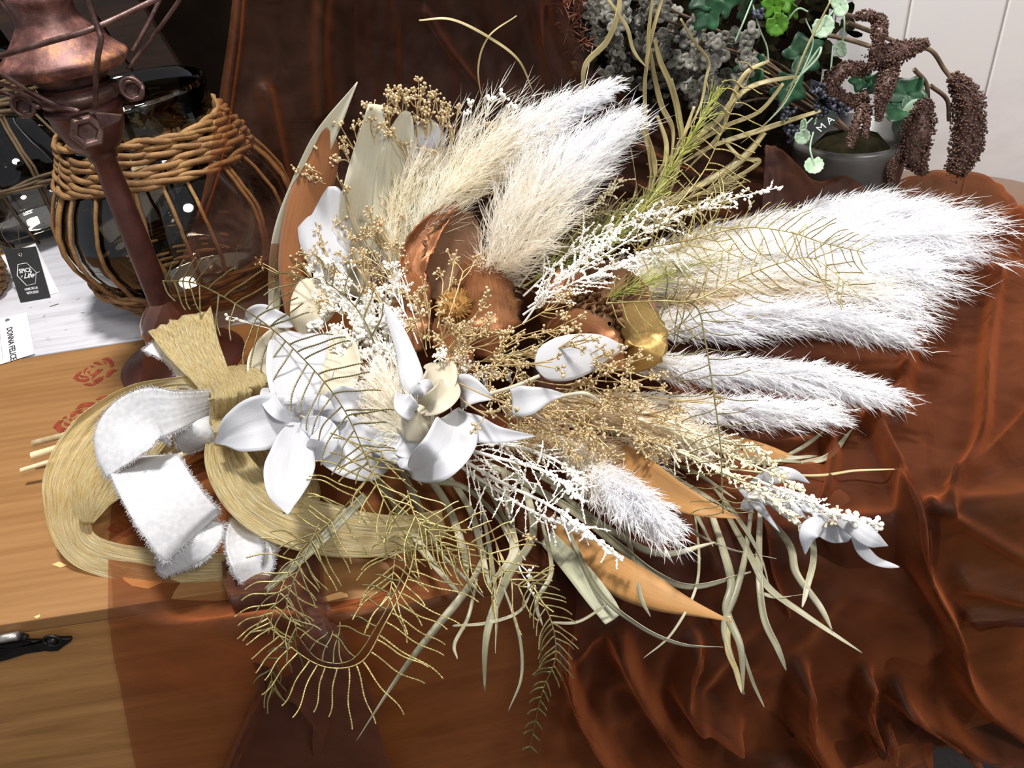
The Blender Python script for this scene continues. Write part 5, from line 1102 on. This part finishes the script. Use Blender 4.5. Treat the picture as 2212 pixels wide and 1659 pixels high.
def g(pts, w, mat='grass_grey', h=.03, roll=None, prof=None):
    P = [(p[0], p[1], p[2] if len(p) > 2 else h) for p in pts]
    n = 40; r = rng.uniform(-.3, .3)+np.cumsum(rng.normal(size=6))*.26 if roll is None else roll
    part_leaf('grass_blade', mat, P, lw_(w*(.76 if mat != 'grass_gold' else .66), prof or [(0, 60), (.25, 95), (.6, 100), (.85, 70), (1, 18)]), solid=.0003, cup=rng.uniform(-.5, .5), roll=r, n=n, nc=5, wave=.05, vein=False)
CUT = [(0, 60), (.25, 90), (.6, 100), (.9, 95), (1, 90)]
for pts, w in [([(1190, 1050), (1326, 1150), (1426, 1195), (1546, 1172)], 20), ([(1150, 1050), (1250, 1110), (1340, 1180), (1420, 1240), (1500, 1265), (1622, 1235)], 26),
               ([(1215, 1120), (1290, 1270), (1380, 1350), (1470, 1390), (1562, 1398)], 20), ([(1530, 1090), (1560, 1180), (1580, 1260), (1570, 1320), (1600, 1400), (1605, 1500)], 24),
               ([(1560, 1090), (1620, 1200), (1660, 1270), (1740, 1330), (1862, 1410)], 20), ([(1620, 1080), (1700, 1170), (1720, 1240), (1770, 1310), (1797, 1360)], 22),
               ([(1752, 1140), (1757, 1200), (1745, 1260), (1733, 1312)], 18), ([(1625, 1090), (1610, 1200), (1590, 1280), (1565, 1350), (1580, 1420), (1608, 1500)], 18),
               ([(1642, 1100), (1640, 1220), (1650, 1330), (1680, 1400), (1698, 1448)], 20), ([(1600, 1390), (1625, 1470), (1651, 1528)], 10),
               ([(1340, 1050), (1350, 1120), (1365, 1200), (1385, 1290), (1405, 1332)], 16), ([(1500, 1100), (1510, 1200), (1500, 1280), (1450, 1370), (1390, 1422)], 8),
               ([(1450, 1120), (1560, 1180), (1677, 1207)], 6), ([(1190, 1345), (1250, 1342), (1315, 1303)], 10), ([(1640, 1280), (1680, 1290), (1736, 1284)], 12),
               ([(860, 1000), (900, 1090), (940, 1180), (990, 1240), (1045, 1290)], 28), ([(790, 1000), (860, 1100), (930, 1210), (1000, 1290)], 20),
               ([(830, 1000), (910, 1035), (1000, 1050), (1070, 1110), (1135, 1210)], 18), ([(1110, 1000), (1142, 1080), (1150, 1160), (1100, 1240), (1062, 1330), (1048, 1400), (1047, 1492)], 24),
               ([(1088, 1010), (1104, 1130), (1108, 1200), (1058, 1262)], 26), ([(1040, 1090), (1060, 1200), (1072, 1300), (1070, 1412)], 14), ([(1080, 1250), (1110, 1330), (1126, 1400), (1125, 1470), (1098, 1536)], 9),
               ([(1030, 1250), (1012, 1330), (982, 1390), (988, 1424)], 11), ([(978, 1352), (1050, 1346), (1120, 1322), (1152, 1270)], 9), ([(1172, 1130), (1192, 1230), (1160, 1300), (1172, 1352)], 14),
               ([(1000, 1010), (1060, 1060), (1100, 1130), (1180, 1180)], 20), ([(1050, 1000), (1130, 1040), (1220, 1090), (1300, 1130)], 24), ([(1150, 1020), (1260, 1080), (1330, 1110), (1420, 1170)], 18),
               ([(900, 1000), (960, 1080), (1000, 1180), (1010, 1260)], 22), ([(940, 990), (1010, 1090), (1040, 1190), (1060, 1280)], 18), ([(1400, 1000), (1470, 1040), (1560, 1092)], 16), ([(1380, 1020), (1480, 1070), (1600, 1110)], 14),
               ([(1420, 990), (1500, 1020), (1590, 1078)], 12), ([(1600, 965), (1690, 988), (1765, 985)], 12), ([(1670, 1000), (1740, 962), (1800, 912)], 11), ([(1730, 1000), (1790, 985), (1842, 926)], 16),
               ([(1610, 1000), (1680, 995), (1750, 1000)], 10), ([(1540, 1050), (1600, 1130), (1640, 1200), (1660, 1260)], 16), ([(1480, 1040), (1500, 1100), (1540, 1180)], 14), ([(590, 700), (600, 640), (598, 560)], 20), ([(570, 800), (590, 740), (600, 690)], 22)]:
    g(pts, w)
g([(1060, 1170), (1020, 1260), (940, 1360), (870, 1450), (770, 1600)], 22, prof=[(0, 60), (.3, 110), (.6, 90), (.85, 50), (1, 6)])
g([(575, 1275, .05), (680, 1180, .06), (790, 1070, .08)], 26, prof=CUT, roll=0.)
g([(1575, 1330), (1572, 1400), (1590, 1450), (1602, 1497)], 20, 'grass_gold'); g([(1560, 1012), (1750, 1027), (1850, 1016), (1952, 1013)], 9, 'grass_gold')
for pts, w in [([(1340, -30), (1335, 30), (1310, 90), (1265, 140), (1258, 205)], 20), ([(1290, -30), (1350, 50), (1370, 110), (1396, 145)], 14), ([(1412, -20), (1402, 60), (1400, 120), (1393, 200), (1402, 330), (1412, 420)], 13),
               ([(1436, -20), (1415, 50), (1398, 130), (1395, 230), (1405, 330), (1420, 430)], 14), ([(1414, 84), (1425, 130), (1450, 190), (1465, 260), (1470, 340), (1430, 460)], 18), ([(1404, 105), (1415, 170), (1430, 230), (1455, 290), (1440, 400)], 18),
               ([(1470, 40), (1500, 90), (1530, 130), (1525, 170), (1508, 240), (1450, 330)], 11), ([(1662, 130), (1610, 160), (1580, 220), (1555, 290), (1480, 370)], 16), ([(1722, 165), (1640, 180), (1590, 210), (1540, 270), (1450, 340), (1400, 400)], 18),
               ([(1692, 180), (1640, 240), (1560, 275), (1480, 330), (1420, 420)], 16), ([(1795, 0), (1740, 110), (1700, 210), (1660, 262), (1600, 310)], 9), ([(1782, 236), (1700, 262), (1640, 282), (1540, 315), (1460, 360)], 17), ([(1652, 285), (1610, 335), (1560, 372), (1480, 412), (1400, 440)], 28),
               ([(1380, 250), (1408, 330), (1412, 380), (1385, 470)], 24), ([(1450, 170), (1470, 250), (1475, 330), (1430, 430)], 18), ([(1500, 230), (1470, 310), (1430, 380), (1380, 450)], 14), ([(1362, 320), (1370, 370), (1380, 450)], 8), ([(905, 44), (975, 42), (1055, 80), (1120, 130), (1152, 200)], 9),
               ([(1116, 34), (1055, 80), (1033, 150), (1046, 240)], 6), ([(1560, 300), (1600, 340), (1640, 350), (1560, 400), (1480, 430)], 14), ([(1420, 250), (1440, 320), (1420, 400), (1360, 480)], 16)]:
    g(pts, w, 'grass_gold', h=.07)
def tuft(pts, n, Lpx, mat, rad, lab):
    """feathery fine grass head"""
    q = 40; P = path(pts, q); T, S, N = frame(P); i = rng.integers(2, q, n); m = px2m(P[20], 1)
    L = Lpx*m*rng.uniform(.4, 1.1, n)*(1.15-i/q*.6); a = rng.uniform(.15, .6, n); th = rng.uniform(0, 6.28, n)
    d = T[i]*np.cos(a)[:, None]+(S[i]*np.cos(th)[:, None]+N[i]*np.sin(th)[:, None])*np.sin(a)[:, None]; u = np.linspace(0, 1, 6)
    X = P[i][:, None]+d[:, None]*(L[:, None]*u)[..., None]+rng.normal(size=(n, 1, 3))*.12*(L[:, None]*u**2)[..., None]
    b = MB(); b.tubes(X, rad, 4); b.tubes(P, .0013, 5); b.build('grass_head', M[mat], BQ, label=lab)
tuft([(1180, 640, .07), (1300, 540, .085), (1420, 410, .09), (1540, 215, .09)], 260, 90, 'grass_green', .00042, 'yellow-green feathery grass head')
tuft([(1130, 620, .06), (1250, 540, .08), (1340, 480, .085), (1420, 420, .085)], 260, 90, 'grass_green', .0004, 'yellow-green feathery grass head')
tuft([(1180, 560, .06), (1280, 500, .07), (1400, 460, .08), (1560, 400, .085)], 260, 120, 'grass_gold', .0004, 'pale feathery grass head')
tuft([(1060, 770, .09), (1160, 760, .09), (1260, 720, .09), (1330, 640, .09)], 110, 90, 'grass_gold', .0004, 'yellow-green feathery grass head')
tuft([(1280, 660, .08), (1370, 620, .10), (1450, 590, .09), (1560, 560, .09)], 130, 90, 'grass_green', .0003, 'pale green feathery grass head')

# stems of the bouquet below the bow
for k, (x0, y0, x1, y1) in enumerate([(72, 957, 430, 870), (70, 984, 430, 880), (46, 1016, 430, 900), (180, 1070, 440, 930), (165, 1085, 450, 940), (200, 1100, 460, 950), (150, 1060, 450, 925), (330, 960, 480, 890), (340, 985, 480, 900), (350, 1010, 490, 905), (300, 940, 480, 870)]):
    a = PZ(x0, y0, .012+.002*(k % 4)); e = PZ(x1, y1, .032+.004*(k % 4)); f_ = PZ(640+10*k, 850+6*k, .06)
    b = MB(); b.tubes(cr([a, e, f_], 20), [.0032, .0036, .0022, .003][k % 4], 8)
    b.build('flower_stem', M['stem' if k % 3 else 'stem_dark'], BQ)
for q in ([(1060, 850, .11), (1110, 835, .115), (1165, 812, .115)], [(1215, 855, .11), (1265, 850, .115), (1300, 872, .10)]):
    b = MB(); b.tubes(path(q, 14), .0014, 6); b.build('flower_stem', M['petal_cream'], BQ)
for q in ([(470, 690), (540, 740), (600, 800)],): pass
# ---------------- gold gauze bow and frayed cotton ribbon
def rib(name, mat, pts, ws, parent=None, n=70, nc=25, crinkle=.02, cup=0, roll=0, solid=.0003, label=None, fray=False, end=(0, 0)):
    b = MB(); P = path(pts, n); T, S, N = frame(P); t = np.linspace(0, 1, n)
    q = cr(ws, 80); w = np.maximum(np.interp(t, q[:, 0], q[:, 1]), 1)*np.array([px2m(p, 1) for p in P])*.5
    r = np.interp(t, np.linspace(0, 1, len(roll)), roll) if hasattr(roll, '__len__') else np.full(n, roll)
    S2 = S*np.cos(r)[:, None]+N*np.sin(r)[:, None]; N2 = N*np.cos(r)[:, None]-S*np.sin(r)[:, None]
    s = np.linspace(-1, 1, nc); z = cup*w[:, None]*(s**2)[None]
    for k in range(6):
        z = z+crinkle*w[:, None]*rng.uniform(.4, 1)*np.sin(s*rng.uniform(3, 30)+rng.uniform(0, 6)+1.2*np.sin(t*rng.uniform(3, 9)+rng.uniform(0, 6))[:, None])
    G_ = P[:, None]+S2[:, None]*(w[:, None]*s)[..., None]+N2[:, None]*z[..., None]
    b.grid(G_); o = b.build(name, M[mat], parent or BQ, solid=solid, label=label)
    if fray:
        b = MB()
        for e, sg in ((0, -1), (nc-1, 1)):
            k = rng.uniform(0, n-1.01, n*9); i = k.astype(int); f_ = (k-i)[:, None]; A = G_[i, e]*(1-f_)+G_[i+1, e]*f_
            d = nrm(S2[i]*sg+rng.normal(size=A.shape)*.45+T[i]*.2); L = rng.uniform(.0008, .0026, (len(A), 1)); u = np.linspace(0, 1, 4)
            X = A[:, None]+d[:, None]*L[:, None]*u[:, None]+rng.normal(size=A.shape)[:, None]*.35*L[:, None]*(u**2)[:, None]; b.tubes(X, .00014, 3)
        for e, sg in ((0, -1), (n-1, 1)):
            A = np.repeat(G_[e], 6, 0)+rng.normal(size=(nc*6, 3))*.0006; d = nrm(T[e]*sg+rng.normal(size=A.shape)*.4); L = rng.uniform(.001, .003, (len(A), 1)); u = np.linspace(0, 1, 4)
            X = A[:, None]+d[:, None]*L[:, None]*u[:, None]; b.tubes(X, .00014, 3)
        b.build('frayed_edge', M[mat], o, kind='stuff')
    return o
gr = dict(crinkle=.03)
# gold: upright end, wraps of the knot, big left loop, right loop
rib('gold_ribbon', 'gold_ribbon', [(388, 688, .10), (412, 740, .105), (450, 800, .10), (480, 850, .085)], [(0, 138), (.35, 112), (.7, 78), (1, 70)], label='upright end of the gold ribbon', **gr)
rib('gold_ribbon', 'gold_ribbon', [(520, 868, .07), (470, 850, .085), (390, 834, .085), (305, 855, .062), (240, 915, .054), (190, 990, .048), (160, 1065, .040), (152, 1130, .026), (180, 1185, .014), (260, 1215, .008), (380, 1228, .007), (500, 1228, .006)], [(0, 60), (.1, 70), (.2, 40), (.3, 80), (.42, 130), (.52, 130), (.6, 96), (.68, 78), (.8, 76), (.9, 80), (1, 60)], n=170, label='left loop of the gold ribbon', roll=[0, 0, .2, .4, .1, -.1, -.2, -.3, -.2, 0, 0], **gr)
rib('gold_ribbon', 'gold_ribbon', [(470, 860, .07), (370, 880, .07), (300, 930, .062), (240, 1000, .056), (200, 1070, .046), (190, 1130, .03)], [(0, 50), (.2, 90), (.45, 130), (.7, 120), (.88, 70), (1, 20)], label='inner face of the left gold loop', **gr)
rib('gold_ribbon', 'gold_ribbon', [(480, 930, .06), (492, 1000, .065), (540, 1070, .06), (620, 1120, .05), (740, 1150, .04), (860, 1155, .035), (960, 1130, .03)], [(0, 60), (.15, 90), (.35, 110), (.6, 112), (.85, 80), (1, 60)], n=90, label='right loop of the gold ribbon', **gr)
rib('gold_ribbon', 'gold_ribbon', [(505, 940, .04), (560, 960, .04), (620, 1040, .03), (640, 1110, .03)], [(0, 60), (.4, 110), (.8, 120), (1, 90)], **gr)
for k, (a, c, e, w) in enumerate([((452, 815), (480, 850), (476, 925), 46), ((480, 795), (510, 835), (500, 915), 50), ((500, 800), (545, 830), (535, 870), 50)]):
    rib('ribbon_knot', 'gold_ribbon', [(a[0], a[1], .075), (c[0], c[1], .115-.004*k), (e[0], e[1], .075)], [(0, w), (.5, w*1.3), (1, w)], n=30, crinkle=.06, cup=-.5)
rib('ribbon_knot', 'gold_ribbon', [(476, 900, .09), (485, 930, .10), (478, 965, .08)], [(0, 40), (.5, 44), (1, 30)], n=20, crinkle=.05)
# white cotton
ct = dict(crinkle=.004, solid=.0006, fray=True)
rib('cotton_ribbon', 'cotton', [(327, 742, .09), (370, 770, .085), (410, 820, .085), (450, 858, .08)], [(0, 42), (.4, 36), (.8, 30), (1, 26)], label='short upper end of the white cotton ribbon', roll=[.3, .6, .5], **ct)
rib('cotton_ribbon', 'cotton', [(455, 868, .085), (385, 886, .10), (325, 898, .10), (286, 940, .095), (278, 1000, .088)], [(0, 46), (.25, 82), (.5, 122), (.75, 150), (1, 150)], roll=[.3, .1, 0, -.35, -1.0], label='top of the white ribbon loop', **ct)
rib('cotton_ribbon', 'cotton', [(300, 985, .055), (318, 1015, .08), (358, 1085, .075), (400, 1140, .06), (418, 1160, .05)], [(0, 120), (.25, 136), (.6, 144), (.9, 146), (1, 136)], roll=[.5, .1, 0, 0, .1], label='long tail of the white ribbon', **ct)
rib('cotton_ribbon', 'cotton', [(436, 1118, .052), (412, 1160, .05), (378, 1200, .036), (350, 1240, .012)], [(0, 96), (.3, 116), (.7, 74), (1, 16)], roll=[-.3, -.2, 0, 0], label='folded tip of the white ribbon tail', **ct)
rib('cotton_ribbon', 'cotton', [(450, 880, .075), (435, 920, .08), (410, 950, .07), (395, 975, .05)], [(0, 50), (.4, 76), (.8, 60), (1, 26)], label='inner side of the white ribbon loop', cup=-.3, **ct)
rib('cotton_ribbon', 'cotton', [(555, 862, .07), (530, 850, .085), (510, 872, .08)], [(0, 34), (.5, 40), (1, 30)], **ct)
rib('cotton_ribbon', 'cotton', [(528, 1128, .03), (530, 1170, .035), (545, 1210, .028), (548, 1252, .015)], [(0, 50), (.3, 72), (.7, 84), (1, 50)], cup=.5, label='short white ribbon end curling below the gold loop', **ct)
rib('cotton_ribbon', 'cotton', [(575, 1150, .03), (585, 1180, .034), (578, 1220, .02)], [(0, 20), (.5, 30), (1, 22)], roll=.8, **ct)
# ---------------- camera, light, world
cd = bpy.data.cameras.new('camera'); cam = bpy.data.objects.new('camera', cd); COL.objects.link(cam)
cam.location = Vector(CAM)
from mathutils import Matrix
cam.rotation_euler = Matrix((CX, CY, -FW)).transposed().to_euler()
cd.sensor_fit = 'HORIZONTAL'; cd.sensor_width = 36; cd.lens = FPX/2212*36; cd.clip_start = .01
sc = bpy.context.scene; sc.camera = cam
def area(name, loc, tgt, size, power, col=(1, 1, 1)):
    l = bpy.data.lights.new(name, 'AREA'); l.shape = 'DISK'; l.size = size; l.energy = power; l.color = col
    o = bpy.data.objects.new(name, l); COL.objects.link(o); o.location = loc
    o.rotation_euler = (Vector(tgt)-Vector(loc)).to_track_quat('-Z', 'Y').to_euler(); return o
area('ceiling_spot', (-.15, .66, 2.15), (.15, .62, .5), .22, 24, (1, .97, .93))
area('front_fill_light', (.75, -.75, 2.0), (.2, .4, .3), .4, 15, (1, .95, .88))  # added fill brightening the chest front and wall, not a lamp of the room
w = bpy.data.worlds.new('world'); sc.world = w; w.use_nodes = True
w.node_tree.nodes['Background'].inputs[0].default_value = (.9, .93, 1, 1); w.node_tree.nodes['Background'].inputs[1].default_value = .26
sc.view_settings.view_transform = 'Standard'; sc.view_settings.look = 'None'; sc.view_settings.gamma = 1; sc.view_settings.exposure = 0.75
try: sc.view_settings.use_curve_mapping = False
except Exception: pass
sc.cycles.transparent_max_bounces = 24
